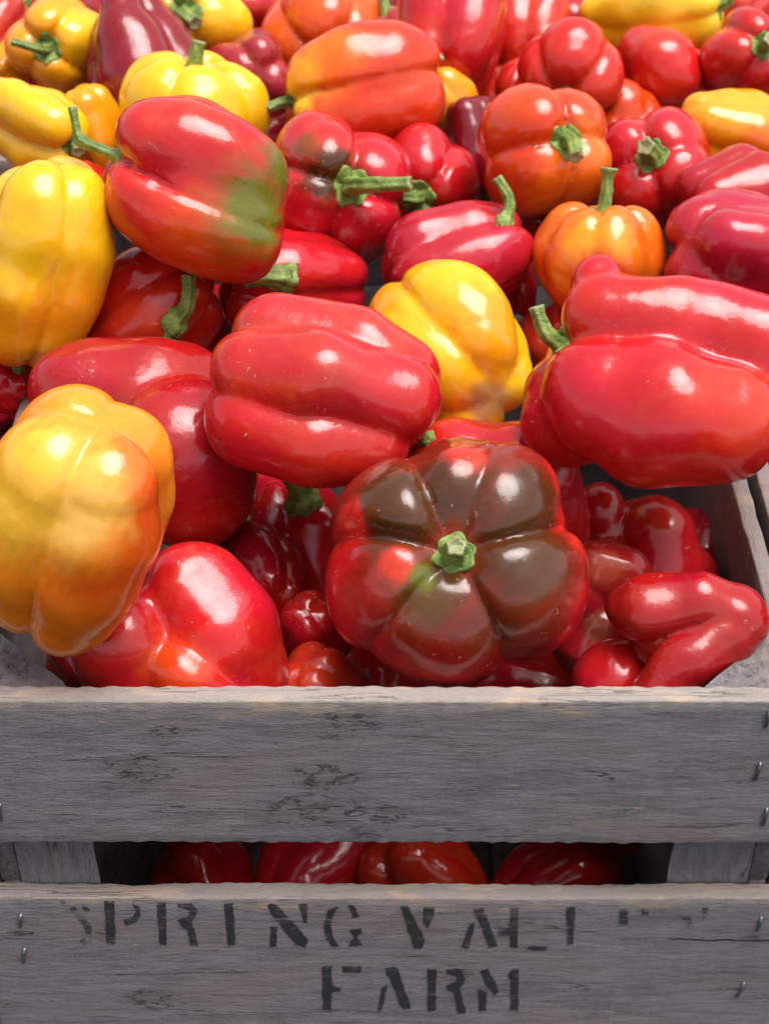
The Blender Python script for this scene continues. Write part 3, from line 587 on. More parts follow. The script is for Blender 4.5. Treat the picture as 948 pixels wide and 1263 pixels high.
def wood_material(name, axis, tint=(1, 1, 1), knots=(), worn=None, dark=1.0, crack=None):
    m, nt, b = mat(name)
    co = N(nt, 'ShaderNodeTexCoord').outputs['Object']
    s_l, s_c = .17, 1.0
    sc = [s_c] * 3; sc[axis] = s_l
    warp = N(nt, 'ShaderNodeVectorMath', operation='ADD'); nt.links.new(co, warp.inputs[0])
    wn = N(nt, 'ShaderNodeTexNoise'); nt.links.new(mapping(nt, co, tuple(1 if i != axis else .5 for i in range(3))), wn.inputs['Vector']); wn.inputs['Scale'].default_value = 22; wn.inputs['Detail'].default_value = 2
    wv = N(nt, 'ShaderNodeVectorMath', operation='MULTIPLY_ADD'); nt.links.new(wn.outputs['Color'], wv.inputs[0]); wv.inputs[1].default_value = (.006,) * 3; wv.inputs[2].default_value = (-.003,) * 3
    nt.links.new(wv.outputs[0], warp.inputs[1]); cg = mapping(nt, warp.outputs[0], tuple(sc))
    g1 = noise(nt, cg, 260, 5, .62); g2 = noise(nt, cg, 900, 4, .65); g3 = noise(nt, cg, 2300, 3, .6)
    big = noise(nt, mapping(nt, co, tuple(1 if i != axis else .3 for i in range(3))), 40, 4, .6)
    fine = noise(nt, co, 1500, 3, .7)
    T = lambda c: tuple(c[i] * tint[i] * dark for i in range(3))
    c = mixc(nt, ramp(nt, g1, .3, .72), T((.145, .138, .144)), T((.245, .238, .246)))
    c = mixc(nt, ramp(nt, g2, .42, .75, 0, .4), c, T((.29, .28, .285)))
    c = mixc(nt, ramp(nt, g3, .52, .70, 0, .65), c, T((.06, .054, .056)))
    c = mixc(nt, ramp(nt, big, .46, .70, 0, .6), c, T((.235, .185, .155)))
    c = mixc(nt, ramp(nt, noise(nt, mapping(nt, co, tuple(1 if i != axis else .22 for i in range(3)), (.3, .1, .7)), 70, 4, .65), .60, .72, 0, .42), c, T((.12, .085, .08)))
    c = mixc(nt, ramp(nt, noise(nt, mapping(nt, co, tuple(1 if i != axis else .45 for i in range(3)), (.7, .2, .9)), 26, 5, .65), .52, .70, 0, .38), c, T((.075, .068, .072)))
    c = mixc(nt, ramp(nt, noise(nt, mapping(nt, co, tuple(1 if i != axis else .4 for i in range(3)), (.4, .6, .2)), 14, 3, .55), .36, .66, 0, .55), mixc(nt, 1., c, (.92, .97, 1.10), 'MULTIPLY'), mixc(nt, 1., c, (1.10, .96, .86), 'MULTIPLY'))
    ax2 = [.07, .07, .07]; ax2[axis] = 1.0
    saw = noise(nt, mapping(nt, co, tuple(ax2), (.2, .5, .1)), 620, 2, .6)
    c = mixc(nt, ramp(nt, saw, .55, .75, 0, .16), c, T((.33, .31, .31)))
    # little lifted flakes of fresher, yellowish wood
    fl = ramp(nt, noise(nt, mapping(nt, co, tuple(1 if i != axis else .28 for i in range(3)), (1.3, .4, .2)), 150, 3, .55), .715, .74)
    c = mixc(nt, mth(nt, 'MULTIPLY', fl, .75), c, T((.46, .33, .19)))
    hgt = mth(nt, 'ADD', mth(nt, 'MULTIPLY', g2, .6), mth(nt, 'MULTIPLY', g3, .5))
    # hairline checks along the grain
    cs = [1.0] * 3; cs[axis] = .035
    hl = mth(nt, 'ABSOLUTE', mth(nt, 'SUBTRACT', noise(nt, mapping(nt, warp.outputs[0], tuple(cs), (.9, .3, .4)), 150, 3, .6), .5))
    hk = mth(nt, 'MULTIPLY', ramp(nt, hl, .002, .010, 1, 0), ramp(nt, noise(nt, mapping(nt, co, tuple(1 if i != axis else .3 for i in range(3)), (.1, .8, .3)), 48, 3), .50, .60))
    c = mixc(nt, mth(nt, 'MULTIPLY', hk, .8), c, (.022, .018, .018)); hgt = mth(nt, 'SUBTRACT', hgt, mth(nt, 'MULTIPLY', hk, 1.2))
    xyz = N(nt, 'ShaderNodeSeparateXYZ'); nt.links.new(warp.outputs[0], xyz.inputs[0])
    if worn is not None:                        # bare, paler timber along the handled top edge
        e = mth(nt, 'ADD', xyz.outputs[2], mth(nt, 'MULTIPLY', mth(nt, 'SUBTRACT', g1, .5), .012))
        ed = ramp(nt, e, worn - .007, worn - .001, 0, .7)
        c = mixc(nt, ed, c, T((.27, .245, .225)))
        e2 = mth(nt, 'MULTIPLY', ramp(nt, e, worn - .012, worn - .006), ramp(nt, noise(nt, mapping(nt, co, (.25, 1, 1)), 120, 4, .6), .5, .66))
        c = mixc(nt, mth(nt, 'MULTIPLY', e2, .5), c, T((.46, .34, .22)))
    kd = None
    for (kx, kz, r) in knots:                   # checked, blackened knots
        dx = mth(nt, 'MULTIPLY', mth(nt, 'SUBTRACT', xyz.outputs[0], kx), .55); dz = mth(nt, 'SUBTRACT', xyz.outputs[2], kz)
        d = mth(nt, 'SQRT', mth(nt, 'ADD', mth(nt, 'MULTIPLY', dx, dx), mth(nt, 'MULTIPLY', dz, dz)))
        k = ramp(nt, d, r * .15, r, 1, 0); kd = k if kd is None else mth(nt, 'MAXIMUM', kd, k)
    if kd is not None:
        r1 = mth(nt, 'ABSOLUTE', mth(nt, 'SUBTRACT', noise(nt, mapping(nt, co, (.33, 1, 1)), 240, 5, .68, .3), .5))
        cr = mth(nt, 'MULTIPLY', ramp(nt, r1, .008, .030, 1, 0), ramp(nt, kd, .2, .65))
        cr = mth(nt, 'MULTIPLY', cr, ramp(nt, noise(nt, co, 140, 2), .42, .56))
        c = mixc(nt, mth(nt, 'MULTIPLY', kd, .35), c, T((.15, .11, .095)))
        c = mixc(nt, mth(nt, 'MULTIPLY', cr, .72), c, (.022, .016, .014)); hgt = mth(nt, 'SUBTRACT', hgt, mth(nt, 'MULTIPLY', cr, 1.6))
    if crack is not None:                       # a long split following the grain
        x0, zc, wd = crack
        dz = mth(nt, 'ABSOLUTE', mth(nt, 'SUBTRACT', mth(nt, 'ADD', xyz.outputs[2], mth(nt, 'MULTIPLY', mth(nt, 'SUBTRACT', noise(nt, mapping(nt, co, (1, 0, 0)), 60, 2), .5), .006)), zc))
        ck = mth(nt, 'MULTIPLY', ramp(nt, dz, wd * .4, wd, 1, 0), ramp(nt, xyz.outputs[0], x0, x0 + .006))
        c = mixc(nt, ck, c, (.012, .01, .01)); hgt = mth(nt, 'SUBTRACT', hgt, mth(nt, 'MULTIPLY', ck, 2.5))
    c = mixc(nt, ramp(nt, fine, .38, .72, .0, .34), c, T((.36, .345, .345)))
    nt.links.new(c, b.inputs['Base Color']); b.inputs['Roughness'].default_value = .82; b.inputs['Specular IOR Level'].default_value = .25
    bump(nt, b, [(g1, .6, .0016), (hgt, 1.0, .0010), (fine, .5, .0005)])
    return m

def simple(name, col, rough, metal=0.):
    m, nt, b = mat(name); co = N(nt, 'ShaderNodeTexCoord').outputs['Object']
    n = noise(nt, co, 300, 4, .6)
    nt.links.new(mixc(nt, ramp(nt, n, .3, .7), tuple(x * .6 for x in col), col), b.inputs['Base Color'])
    b.inputs['Roughness'].default_value = rough; b.inputs['Metallic'].default_value = metal
    return m
METAL = simple('staple_wire', (.34, .36, .36), .38, .9)
def ink_material():
    m, nt, b = mat('stencil_ink')
    co = N(nt, 'ShaderNodeTexCoord').outputs['Object']
    g = noise(nt, mapping(nt, co, (.12, 1, 1)), 700, 4, .65); q = noise(nt, co, 170, 3, .6)
    fade = N(nt, 'ShaderNodeAttribute', attribute_name='fade').outputs['Fac']
    v = mth(nt, 'ADD', mth(nt, 'MULTIPLY', g, .6), mth(nt, 'MULTIPLY', q, .5))
    a = ramp(nt, mth(nt, 'SUBTRACT', v, fade), .34, .62, .0, .88)
    b.inputs['Base Color'].default_value = (.030, .031, .036, 1); b.inputs['Roughness'].default_value = .75
    nt.links.new(a, b.inputs['Alpha'])
    return m
INK = ink_material()

# ---- mesh helpers
def mesh_from(name, V, F, m, smooth=True):
    me = bpy.data.meshes.new(name); me.from_pydata([tuple(v) for v in np.asarray(V, float)], [], [tuple(int(i) for i in f) for f in F])
    me.materials.append(m)
    if smooth: me.polygons.foreach_set('use_smooth', [True] * len(me.polygons))
    me.update(); return me
def fast_mesh(name, V, Q, m):
    me = bpy.data.meshes.new(name); n = len(Q)
    me.vertices.add(len(V)); me.vertices.foreach_set('co', np.asarray(V, np.float32).ravel())
    me.loops.add(n * 4); me.loops.foreach_set('vertex_index', np.asarray(Q, np.int32).ravel())
    me.polygons.add(n); me.polygons.foreach_set('loop_start', np.arange(0, n * 4, 4, dtype=np.int32))
    me.polygons.foreach_set('use_smooth', np.ones(n, bool)); me.materials.append(m)
    me.update(calc_edges=True); me.validate(); return me
def attr(me, name, vals, typ='FLOAT'):
    a = me.attributes.new(name, 'FLOAT_COLOR' if typ == 'COL' else 'FLOAT', 'POINT')
    if typ == 'COL': a.data.foreach_set('color', np.concatenate([vals, np.ones((len(vals), 1))], 1).astype(np.float32).ravel())
    else: a.data.foreach_set('value', np.asarray(vals, np.float32))
def link(name, data, parent=None, kind=None):
    o = bpy.data.objects.new(name, data); C.objects.link(o)
    if parent: o.parent = parent
    if kind: o['kind'] = kind
    return o
def thing(name, label, cat, group=None, loc=(0, 0, 0)):
    o = link(name, None); o.empty_display_size = .02; o.location = loc
    o['label'] = label; o['category'] = cat
    if group: o['group'] = group
    return o

# ---- the table the crates stand on
def table():
    V = []; F = []
    x0, x1, y0, y1, z0, z1 = -.62, .62, -.06, .98, -.04, 0.0
    V = [(x, y, z) for x in (x0, x1) for y in (y0, y1) for z in (z0, z1)]
    F = [(0, 1, 3, 2), (4, 6, 7, 5), (0, 4, 5, 1), (2, 3, 7, 6), (0, 2, 6, 4), (1, 5, 7, 3)]
    o = link('table_top', mesh_from('table_top', V, F, wood_material('table_wood', 0, dark=.6), False), kind='structure')
table()

# ---- crates
def board(name, L, H, T, m, seed, along='x', nseg=150, chip=.0006, r=.0010, face=.00022):
    """a sawn board, rounded and chipped along its edges; length centred on 0, H up from 0, T from 0 to -T"""
    prof = []
    def arc(cy, cz, a0):
        for i in range(4):
            a = math.radians(a0 + i * 30); prof.append((cy + r * math.cos(a), cz + r * math.sin(a), 1.0))
    def line(p, q, n):
        for i in range(1, n): prof.append((p[0] + (q[0] - p[0]) * i / n, p[1] + (q[1] - p[1]) * i / n, 0.0))
    arc(-r, H - r, 0); line((-r, H), (-T + r, H), 3); arc(-T + r, H - r, 90); line((-T, H - r), (-T, r), 14)
    arc(-T + r, r, 180); line((-T + r, 0), (-r, 0), 3); arc(-r, r, 270); line((0, r), (0, H - r), 14)
    pr = np.array(prof); n = len(pr); xs = np.linspace(-L / 2, L / 2, nseg + 1)
    V = np.zeros((nseg + 1, n, 3)); V[..., 0] = xs[:, None]; V[..., 1] = pr[None, :, 0]; V[..., 2] = pr[None, :, 1]
    P = V.reshape(-1, 3); E = np.tile(pr[:, 2], nseg + 1)
    cen = np.array([0, -T / 2, H / 2]); d = P - cen; d[:, 0] = 0
    sgn = np.stack([np.zeros(len(P)), np.sign(d[:, 1]) * (np.abs(d[:, 1]) > T / 2 - r * 1.05), np.sign(d[:, 2]) * (np.abs(d[:, 2]) > H / 2 - r * 1.05)], 1)
    slow = wob(P * (1, .3, .3), seed, 26); mid = wob(P, seed + 5, 190); fin = wob(P * (1, 2, 2), seed + 9, 620)
    amt = E * chip * (-.2 + .4 * mid + .6 * fin - 3.2 * np.clip(wob(P, seed + 14, 75) * .6 + mid * .5 - .55, 0, 1) * (1.2 + fin)) + face * (mid * .5 + fin * .5) * (1 - E)
    P = P + sgn * amt[:, None]
    P[:, 2] += sgn[:, 2] * slow * .0005
    P[:, 1] += wob(P * (1, 0, 0), seed + 3, 9) * .0004
    F = []
    for i in range(nseg):
        for j in range(n):
            k = (j + 1) % n
            F.append((i * n + j, i * n + k, (i + 1) * n + k, (i + 1) * n + j))
    Q = [tuple(reversed(range(n))), tuple(nseg * n + j for j in range(n))]
    if along == 'y': P = np.stack([-P[:, 1], P[:, 0], P[:, 2]], 1)
    me = mesh_from(name, P, [tuple(reversed(f)) for f in F] + [tuple(reversed(q)) for q in Q], m)
    return me

def post_mesh(m, leg=.034, h=.232):
    """triangular corner post, right angle in the corner at the origin, legs along +x and +y, sawn rough"""
    nz = 26; V = []; F = []
    tri = [(0, 0), (leg * .5, 0), (leg, 0), (leg * .93, leg * .10), (leg * .75, leg * .27), (leg * .5, leg * .52), (leg * .25, leg * .77), (leg * .08, leg * .93), (0, leg), (0, leg * .5)]
    n = len(tri)
    for i in range(nz + 1):
        for j, (x, y) in enumerate(tri):
            V.append((x, y, h * i / nz))
    V = np.array(V); inner = np.array([2 <= (i % n) <= 8 for i in range(len(V))])
    V[:, 0] += inner * wob(V, 4, 170) * .0009; V[:, 1] += inner * wob(V, 7, 170) * .0009
    top = V[:, 2] > h - 1e-6
    V[top, 2] += wob(V[top] * (1, 1, 0), 21, 240) * .0016
    for i in range(nz):
        for j in range(n):
            k = (j + 1) % n; F.append((i * n + j, i * n + k, (i + 1) * n + k, (i + 1) * n + j))
    # top as a fine rough fan
    base = list(V); c0 = len(base)
    cx, cy = .3 * leg, .3 * leg
    rings = [.82, .6, .35, .12]
    prev = [nz * n + j for j in range(n)]
    for q, s in enumerate(rings):
        cur = []
        for j, (x, y) in enumerate(tri):
            p = np.array([cx + (x - cx) * s, cy + (y - cy) * s, h])
            p[2] += wob(p[None] * (1, 1, 0), 31, 420)[0] * .0013; cur.append(len(base)); base.append(p)
        for j in range(n):
            k = (j + 1) % n; F.append((prev[j], prev[k], cur[k], cur[j]))
        prev = cur
    F.append(tuple(prev)); F.append(tuple(reversed(range(n))))
    return mesh_from('corner_post', np.array(base), F, m, False)

WX = .1575; WT = .0075; FT = .0087; CD = .45          # half inner width, wall and front thickness, inner depth
Z1b, Z1t = ZTOP - .0828, ZTOP; Z2b, Z2t = ZTOP - .222, ZTOP - .1180
KN1 = [((215 - 474) * .000325, .0655, .006), ((400 - 474) * .00033, .040, .012), ((385 - 474) * .00033, .019, .017), ((478 - 474) * .00033, .018, .0095), ((180 - 474) * .00033, .045, .013), ((455 - 474) * .00033, .006, .007), ((420 - 474) * .00032, .070, .012)]
M_S1 = wood_material('weathered_slat_wood_upper', 0, (1.28, 1.20, 1.16), KN1, worn=.0828)
M_S2 = wood_material('weathered_slat_wood_lower', 0, (1.24, 1.15, 1.12), [((130 - 474) * .00035, .082, .006), (.030, .048, .010), (-.105, .030, .012)], worn=.104, crack=((822 - 474) * .00035, .0745, .0007))
M_SD = wood_material('weathered_side_wood', 1, (.92, .84, .82), worn=.1145)
M_SP = wood_material('weathered_side_plain', 1, (.92, .84, .82), dark=.9)
M_PT = wood_material('rough_post_wood', 2, (1.0, .93, .86))
M_BT = wood_material('crate_floor_wood', 1, (1.0, .92, .85), dark=.8)

ME_S1 = board('slat', .357, .0828, FT, M_S1, 11)
ME_S2 = board('slat', .357, .104, FT, M_S2, 17)
ME_B1 = board('slat', .331, .0828, FT, M_S1, 13, nseg=60); ME_B2 = board('slat', .331, .104, FT, M_S2, 19, nseg=60)
ME_W1 = board('slat', CD, .1145, WT, M_SD, 23, 'y', 90); ME_W2 = board('slat', CD, .104, WT, M_SP, 29, 'y', 90)
ME_FB = board('floor_board', CD + .012, .095, .008, M_BT, 37, 'y', 40)
ME_PT = post_mesh(M_PT)

def make_crate(label, cx, y0, first=False):
    t = thing('wooden_crate', label, 'crate', 'slatted wooden crates standing edge to edge', (cx, y0, 0))
    parts = []
    def put(name, me, loc, rot=(0, 0, 0)):
        o = link(name, me, t); o.location = loc; o.rotation_euler = rot; return o
    parts.append(put('slat', ME_S1 if first else ME_B1, (0, 0, Z1b))); parts.append(put('slat', ME_S2 if first else ME_B2, (0, 0, Z2b)))
    put('slat', ME_B1, (0, CD, Z1b), (0, 0, math.pi)); put('slat', ME_B2, (0, CD, Z2b), (0, 0, math.pi))
    for s in (-1, 1):
        rz = 0 if s > 0 else math.pi
        put('side_slat', ME_W1, (s * WX, CD / 2, ZTOP - .002 - .1145), (0, 0, rz)); put('side_slat', ME_W2, (s * WX, CD / 2, Z2b), (0, 0, rz))
    for (sx, y, rz) in ((-1, .0004, 0), (1, .0004, math.pi / 2), (1, CD - .0004, math.pi), (-1, CD - .0004, -math.pi / 2)):
        put('corner_post', ME_PT, (sx * (WX - .0004), y, .0092), (0, 0, rz))
    for k in range(3):
        put('floor_board', ME_FB, (-.155 + .106 * k + .0, CD / 2, .009), (0, math.radians(90), 0))
    return t, parts

CRX = .1655 * 2 + .004; CRY = CD + 2 * FT + .004
main_crate, (SL1, SL2) = make_crate('weathered grey slatted crate with faded stencilled lettering on its front board', 0, 0, True)
make_crate('plain slatted crate standing close against the crate wall under the huge folded pepper', CRX, .012)
make_crate('plain slatted crate standing against the lettered crate beside the big yellow and orange pepper', -CRX, .012)
make_crate('plain slatted crate behind the lettered one buried under the heap', 0, CRY)
make_crate('plain slatted crate in the back row beyond the huge folded pepper', CRX, CRY)
make_crate('plain slatted crate in the back row behind the bright yellow pepper', -CRX, CRY)

def tube(path, rad, nseg=8, cap=True, ridge=0., nr=6):
    path = np.array(path, float); n = len(path); rad = np.broadcast_to(np.asarray(rad, float), (n,))
    tan = np.gradient(path, axis=0); tan /= np.linalg.norm(tan, axis=1)[:, None]
    ref = np.array([.3, .9, .2]); V = []; u = np.cross(tan[0], ref); u /= np.linalg.norm(u)
    for i in range(n):
        u = u - (u @ tan[i]) * tan[i]; u /= np.linalg.norm(u); v = np.cross(tan[i], u)
        for j in range(nseg):
            a = 2 * math.pi * j / nseg; q = rad[i] * (1 + ridge * math.cos(nr * a + .4 * math.sin(i * .35)))
            V.append(path[i] + q * (math.cos(a) * u + math.sin(a) * v))
    F = [(i * nseg + j, i * nseg + (j + 1) % nseg, (i + 1) * nseg + (j + 1) % nseg, (i + 1) * nseg + j) for i in range(n - 1) for j in range(nseg)]
    if cap: F += [tuple(reversed(range(nseg))), tuple((n - 1) * nseg + j for j in range(nseg))]
    return V, F

# ---- staples holding the boards to the posts
def staple(slat, px, py, lpx, tilt):
    w = depth_for_y(px, py, -FT); p = at_depth(px, py, w) - np.array(slat.location); l = lpx * w / FPX / math.cos(PITCH) * .5
    V, F = tube([(0, .003, -l), (0, 0, -l), (0, -.0009, -l * .86), (0, -.0011, 0), (0, -.0009, l * .86), (0, 0, l), (0, .003, l)], .00085, 8)
    o = link('staple', mesh_from('staple', V, F, METAL), slat); o.location = (p[0], -FT, p[2]); o.rotation_euler = (0, math.radians(tilt), 0)
for a in ((945, 886, 22, 4), (933, 951, 22, 7), (942, 1007, 22, 4), (1, 1001, 20, 4)): staple(SL1, *a)
for a in ((935, 1139, 18, 6), (912, 1220, 20, 12), (26, 1135, 16, 8), (30, 1178, 18, 10)): staple(SL2, *a)

# ---- stencilled lettering
LET = [
 (.09, [[(85, 1120), (92, 1117), (113, 1140), (114, 1160), (104, 1166), (98, 1160), (106, 1152), (104, 1142)], [(74, 1109), (80, 1109), (80, 1117), (75, 1117)], [(103, 1115), (111, 1122), (107, 1126), (101, 1119)]]),
 (.0, [[(129, 1111), (141, 1111), (143, 1164), (131, 1165)], [(163, 1114), (172, 1117), (174, 1128), (168, 1138), (155, 1141), (153, 1134), (163, 1132), (167, 1124)]]),
 (.0, [[(193, 1113), (205, 1113), (206, 1164), (197, 1165)], [(219, 1113), (236, 1114), (244, 1122), (240, 1132), (237, 1136), (245, 1166), (235, 1166), (231, 1147), (220, 1138), (220, 1133), (232, 1129), (234, 1122), (220, 1118)]]),
 (-.03, [[(276, 1113), (287, 1113), (291, 1165), (281, 1165)]]),
 (-.02, [[(330, 1114), (341, 1114), (380, 1158), (376, 1168), (364, 1164), (332, 1124)], [(333, 1142), (342, 1142), (341, 1167), (333, 1167)], [(368, 1114), (379, 1114), (379, 1138), (374, 1136)]]),
 (-.02, [[(412, 1118), (404, 1122), (399, 1140), (402, 1158), (410, 1167), (418, 1166), (411, 1156), (408, 1140), (411, 1126), (418, 1118)], [(428, 1115), (436, 1116), (444, 1129), (436, 1131)], [(430, 1146), (446, 1144), (447, 1150), (440, 1153), (447, 1165), (430, 1167), (431, 1160), (437, 1156)]]),
 (-.03, [[(493, 1116), (503, 1116), (524, 1158), (520, 1169), (510, 1169)], [(521, 1118), (536, 1118), (534, 1130), (528, 1144), (523, 1140)]]),
 (.0, [[(579, 1138), (585, 1136), (583, 1150), (577, 1169), (568, 1168)], [(583, 1120), (596, 1119), (614, 1166), (603, 1168), (594, 1145)]]),
 (.0, [[(629, 1118), (639, 1118), (638, 1168), (628, 1168), (628, 1152), (614, 1153), (612, 1143), (628, 1143)], [(650, 1166), (674, 1166), (674, 1171), (650, 1171)]]),
 (.02, [[(698, 1118), (709, 1118), (706, 1164), (699, 1164)]]),
 (.03, [[(763, 1120), (774, 1120), (774, 1139), (763, 1139)], [(790, 1120), (800, 1122), (799, 1128), (791, 1127)]]),
 (.05, [[(838, 1128), (850, 1131), (854, 1142), (846, 1142)], [(864, 1119), (873, 1118), (872, 1124), (866, 1134)]]),
 (-.04, [[(397, 1191), (409, 1191), (409, 1214), (420, 1216), (420, 1222), (409, 1223), (408, 1244), (398, 1244)], [(422, 1191), (445, 1191), (445, 1199), (423, 1199)]]),
 (-.03, [[(470, 1217), (477, 1214), (474, 1232), (470, 1246), (465, 1245)], [(474, 1193), (490, 1192), (507, 1243), (495, 1244), (484, 1215)]]),
 (-.04, [[(527, 1194), (538, 1194), (537, 1246), (527, 1246)], [(550, 1195), (568, 1195), (574, 1204), (571, 1213), (567, 1217), (574, 1248), (564, 1248), (559, 1222), (550, 1220), (549, 1214), (562, 1210), (562, 1203), (551, 1201)]]),
 (-.02, [[(589, 1219), (600, 1222), (599, 1246), (590, 1246)], [(591, 1196), (601, 1194), (612, 1212), (615, 1222), (610, 1227), (598, 1212)], [(626, 1200), (633, 1194), (639, 1194), (639, 1246), (629, 1246), (629, 1208)]]),
]
rl = np.random.RandomState(4)
for fade, polys in LET:
    V = []; F = []
    for p in polys:
        q = []
        for i in range(len(p)):
            a = np.array(p[i], float); b_ = np.array(p[(i + 1) % len(p)], float); n = max(1, int(np.linalg.norm(b_ - a) / 4))
            for j in range(n): q.append(a + (b_ - a) * j / n + rl.normal(size=2) * .45)
        f = []
        for (x, y) in q:
            P = at_depth(x, y, depth_for_y(x, y, -FT)) - np.array(SL2.location)
            f.append(len(V)); V.append((P[0], -FT + wob(np.array([[P[0], 0, 0]]), 20, 9)[0] * .0004 - .00032, P[2]))
        F.append(f)
    me = mesh_from('letter', V, F, INK, False); attr(me, 'fade', np.full(len(V), fade))
    link('letter', me, SL2)

# ---- peppers
def smooth01(x): x = np.clip(x, 0, 1); return x * x * (3 - 2 * x)
def srgb_noise(P, seed): return wob(P, seed, 110) * .6 + wob(P, seed + 3, 330) * .4

def stem_meshes(e, sp):
    """stalk and calyx in the pepper's own frame"""
    m = e['m']; sh = e['shape']; R = e['R']
    cam2loc = lambda v: (CAMROT @ np.array(v, float)) @ R
    if 'px' in sp:
        d = cam2loc(sp['dir']); d /= np.linalg.norm(d)
        base = pixel_hits(e, [sp['px']])[0]
        o = base + d * .012
    else:
        d = np.array([0, 0, 1.]); o = np.array([0, 0, e['shape'].box()[1][2] + .01])
    t, hit = march(sh, o[None], -d[None]); base = o - d * t[0]
    end = cam2loc(sp['end']); end /= np.linalg.norm(end)
    ln = sp['len'] * m; rad = sp['rad'] * m; n = 22; path = [base - d * .003]; cur = base.copy()
    kink = sp.get('kink', 0)
    for i in range(n):
        s = i / (n - 1)
        wgt = smooth01((s - kink) / .25 + .5) if kink else smooth01(s * 1.25)
        v = d * (1 - wgt) + end * wgt; v /= np.linalg.norm(v); path.append(cur.copy()); cur = cur + v * ln / (n - 1)
    s = np.linspace(0, 1, n); prof = 1.08 - .34 * s + .55 * np.exp(-(s / .10) ** 2) + .16 * np.exp(-((s - 1) / .1) ** 2)
    if sp.get('knob'): prof += .45 * np.exp(-((s - 1) / .12) ** 2)
    if kink: prof += .45 * np.exp(-((s - kink) / .08) ** 2); prof *= .92
    if sp.get('stub'): prof = 1.0 - .25 * s + .2 * np.exp(-(s / .2) ** 2) + .08 * np.exp(-((s - .55) / .1) ** 2)
    rr = np.concatenate([[prof[0] * rad], prof * rad])
    V, F = tube(path, rr * .80, 30, False, .13, 5); V = list(V); ns = 30; nrow = len(path)
    cut = np.zeros(len(V)); cut[-ns:] = .7
    c = path[-1]; tdir = path[-1] - path[-2]; tdir /= np.linalg.norm(tdir); last = [(nrow - 1) * ns + j for j in range(ns)]
    for f_, dz in ((.8, .10), (.62, -.05), (.35, -.22), (.12, -.28)):
        ring = []
        for j in range(ns):
            p = c + (np.array(V[(nrow - 1) * ns + j]) - c) * f_ + tdir * rad * dz * .6; ring.append(len(V)); V.append(p)
        F += [(last[j], last[(j + 1) % ns], ring[(j + 1) % ns], ring[j]) for j in range(ns)]
        last = ring
    F.append(tuple(last)); cut = np.concatenate([cut, np.full(len(V) - len(cut), 1.)])
    V = np.array(V); V = V + (wob(V, 77, 1500) * .035 + wob(V, 78, 500) * .05)[:, None] * rad * np.array([.6, .7, .4])
    me = mesh_from('stem', V, F, STEM); attr(me, 'cut', cut)
    # calyx: a scalloped collar laid on the shoulder
    u = np.cross(d, [.31, .2, .93]); u /= np.linalg.norm(u); v = np.cross(d, u)
    rs = np.random.RandomState(zlib.crc32(e['key'].encode()) % 997); na, nr_ = 48, 7
    ph = rs.uniform(0, 6.28); cal = sp['cal'] * m * .84
    A = np.arange(na) * 2 * math.pi / na; env = .90 + .08 * np.cos(6 * A + ph) * (1 + .5 * np.sin(A * 2 + ph)) + .06 * np.sin(3 * A + ph * 2) + rs.normal(size=na) * .015
    O = []
    for i in range(nr_):
        r_ = (rad * .6 + (cal * env - rad * .6) * (i / (nr_ - 1)))
        O.append(base[None] + u[None] * (np.cos(A) * r_)[:, None] + v[None] * (np.sin(A) * r_)[:, None] + d[None] * .03)
    O = np.concatenate(O); t, hit = march(sh, O, np.repeat(-d[None], len(O), 0))
    t = np.where(hit & (np.abs(t - .03) < .018), t, .03)
    S = O - d[None] * t[:, None]; g = grad(sh, S)
    ii = np.repeat(np.arange(nr_) / (nr_ - 1), na)
    lift = .0022 * (1 - ii) ** 2 + .0008 + .0004 * np.tile(np.cos(12 * A + ph), nr_) * (1 - ii) + .0006 * np.clip(ii - .8, 0, 1) * 5 * rs.uniform(.0, 1., len(ii)) * (.5 + .5 * np.tile(np.cos(6 * A + ph), nr_))
    top = S + g * lift[:, None]; bot = S - g * .0008
    V = np.concatenate([top, bot]); F = []; nn = na * nr_
    for i in range(nr_ - 1):
        for j in range(na):
            k = (j + 1) % na; F.append((i * na + j, (i + 1) * na + j, (i + 1) * na + k, i * na + k))
    o0 = (nr_ - 1) * na
    for j in range(na): k = (j + 1) % na; F.append((o0 + j, nn + o0 + j, nn + o0 + k, o0 + k))
    mc = mesh_from('calyx', V, F, STEM); attr(mc, 'cut', np.zeros(len(V)))
    return me, mc

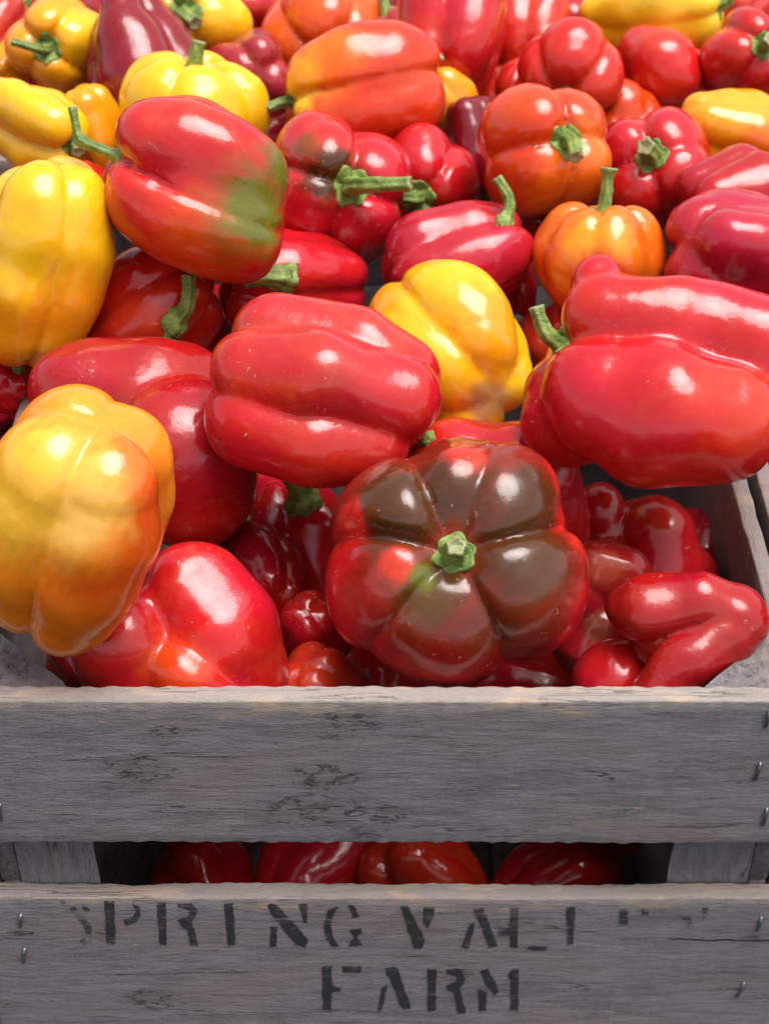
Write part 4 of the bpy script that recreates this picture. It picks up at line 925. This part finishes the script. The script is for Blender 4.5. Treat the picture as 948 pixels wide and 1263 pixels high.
def paint(e, P):
    col = np.repeat(np.array(e['col'])[None], len(P), 0); m = e['m']
    sd = zlib.crc32(e['key'].encode()) % 500
    nz = srgb_noise(P, sd) * .7 + (wob(P * ((1, 1, .22) if e['kind'] == 'g' else (.6, .6, 1)), sd + 9, 700) * .55 + wob(P, sd + 11, 1300) * .3)
    if not len(e['pat']): return col
    for (px, py, r, c, soft), h in zip(e['pat'], pixel_hits(e, [q[:2] for q in e['pat']])):
        d = np.linalg.norm(P - h, axis=1) / (r * m) + nz * .30
        a = smooth01((1 + soft * .40 - d) / (soft * .8 + .05))[:, None]
        col = col * (1 - a) + np.array(c) * a
    return col

def add_pepper(e):
    sh = e['shape']; vox = .0017 if e['w'] < .74 else .0024
    P, Q = surface_net(sh, vox)
    me = fast_mesh('body', P, Q, SKIN)
    attr(me, 'pigment', paint(e, P), 'COL'); attr(me, 'wear', np.full(len(P), e['wear']))
    W = to_world(e, P); zb = W[:, 2].min()
    t = thing('bell_pepper', e['label'], 'bell pepper', e['grp'] or 'bell peppers heaped in the crates')
    M = Matrix([list(e['R'][i]) + [e['T'][i]] for i in range(3)] + [[0, 0, 0, 1]])
    b = Vector((float(e['T'][0]), float(e['T'][1]), float(zb)))
    t.location = b
    ML = Matrix.Translation(-b) @ M
    o = link('body', me, t); o.matrix_local = ML
    sp = e['stem']
    if sp == 'auto':
        rs = np.random.RandomState(zlib.crc32(e['key'].encode()) % 991); a = np.array(e['ax'], float); a /= np.linalg.norm(a)
        sp = dict(len=.020 / e['m'], rad=.0045 / e['m'], end=tuple(a + rs.normal(size=3) * .3), cal=.010 / e['m'])
    if sp:
        ms, mc = stem_meshes(e, sp)
        s = link('stem', ms, t); s.matrix_local = ML
        c = link('calyx', mc, s)
    return o
for e in PEP:
    build_pepper(e, DEPTH.get(e['key']))
    add_pepper(e)

# ---- peppers buried in the crates below the ones in view
protos = []
for i, (n, sd, c) in enumerate(((4, 201, DRED), (3, 207, RED), (4, 215, RED))):
    sh = lobed(n, .078, .088, seed=sd); P, Q = surface_net(sh, .0034)
    me = fast_mesh('bell_pepper', P, Q, SKIN); attr(me, 'pigment', np.repeat(np.array(c)[None], len(P), 0), 'COL'); attr(me, 'wear', np.full(len(P), .3)); protos.append(me)
for i, (x, y, z, a, b_, c, s) in enumerate(FILL):
    o = link('bell_pepper', protos[i % 3]); o.location = (x, y, z); o.rotation_euler = (a, b_, c); o.scale = (s,) * 3
    o['label'] = 'red bell pepper buried under the heap in the crates'; o['category'] = 'bell pepper'; o['group'] = 'bell peppers buried in the crates'
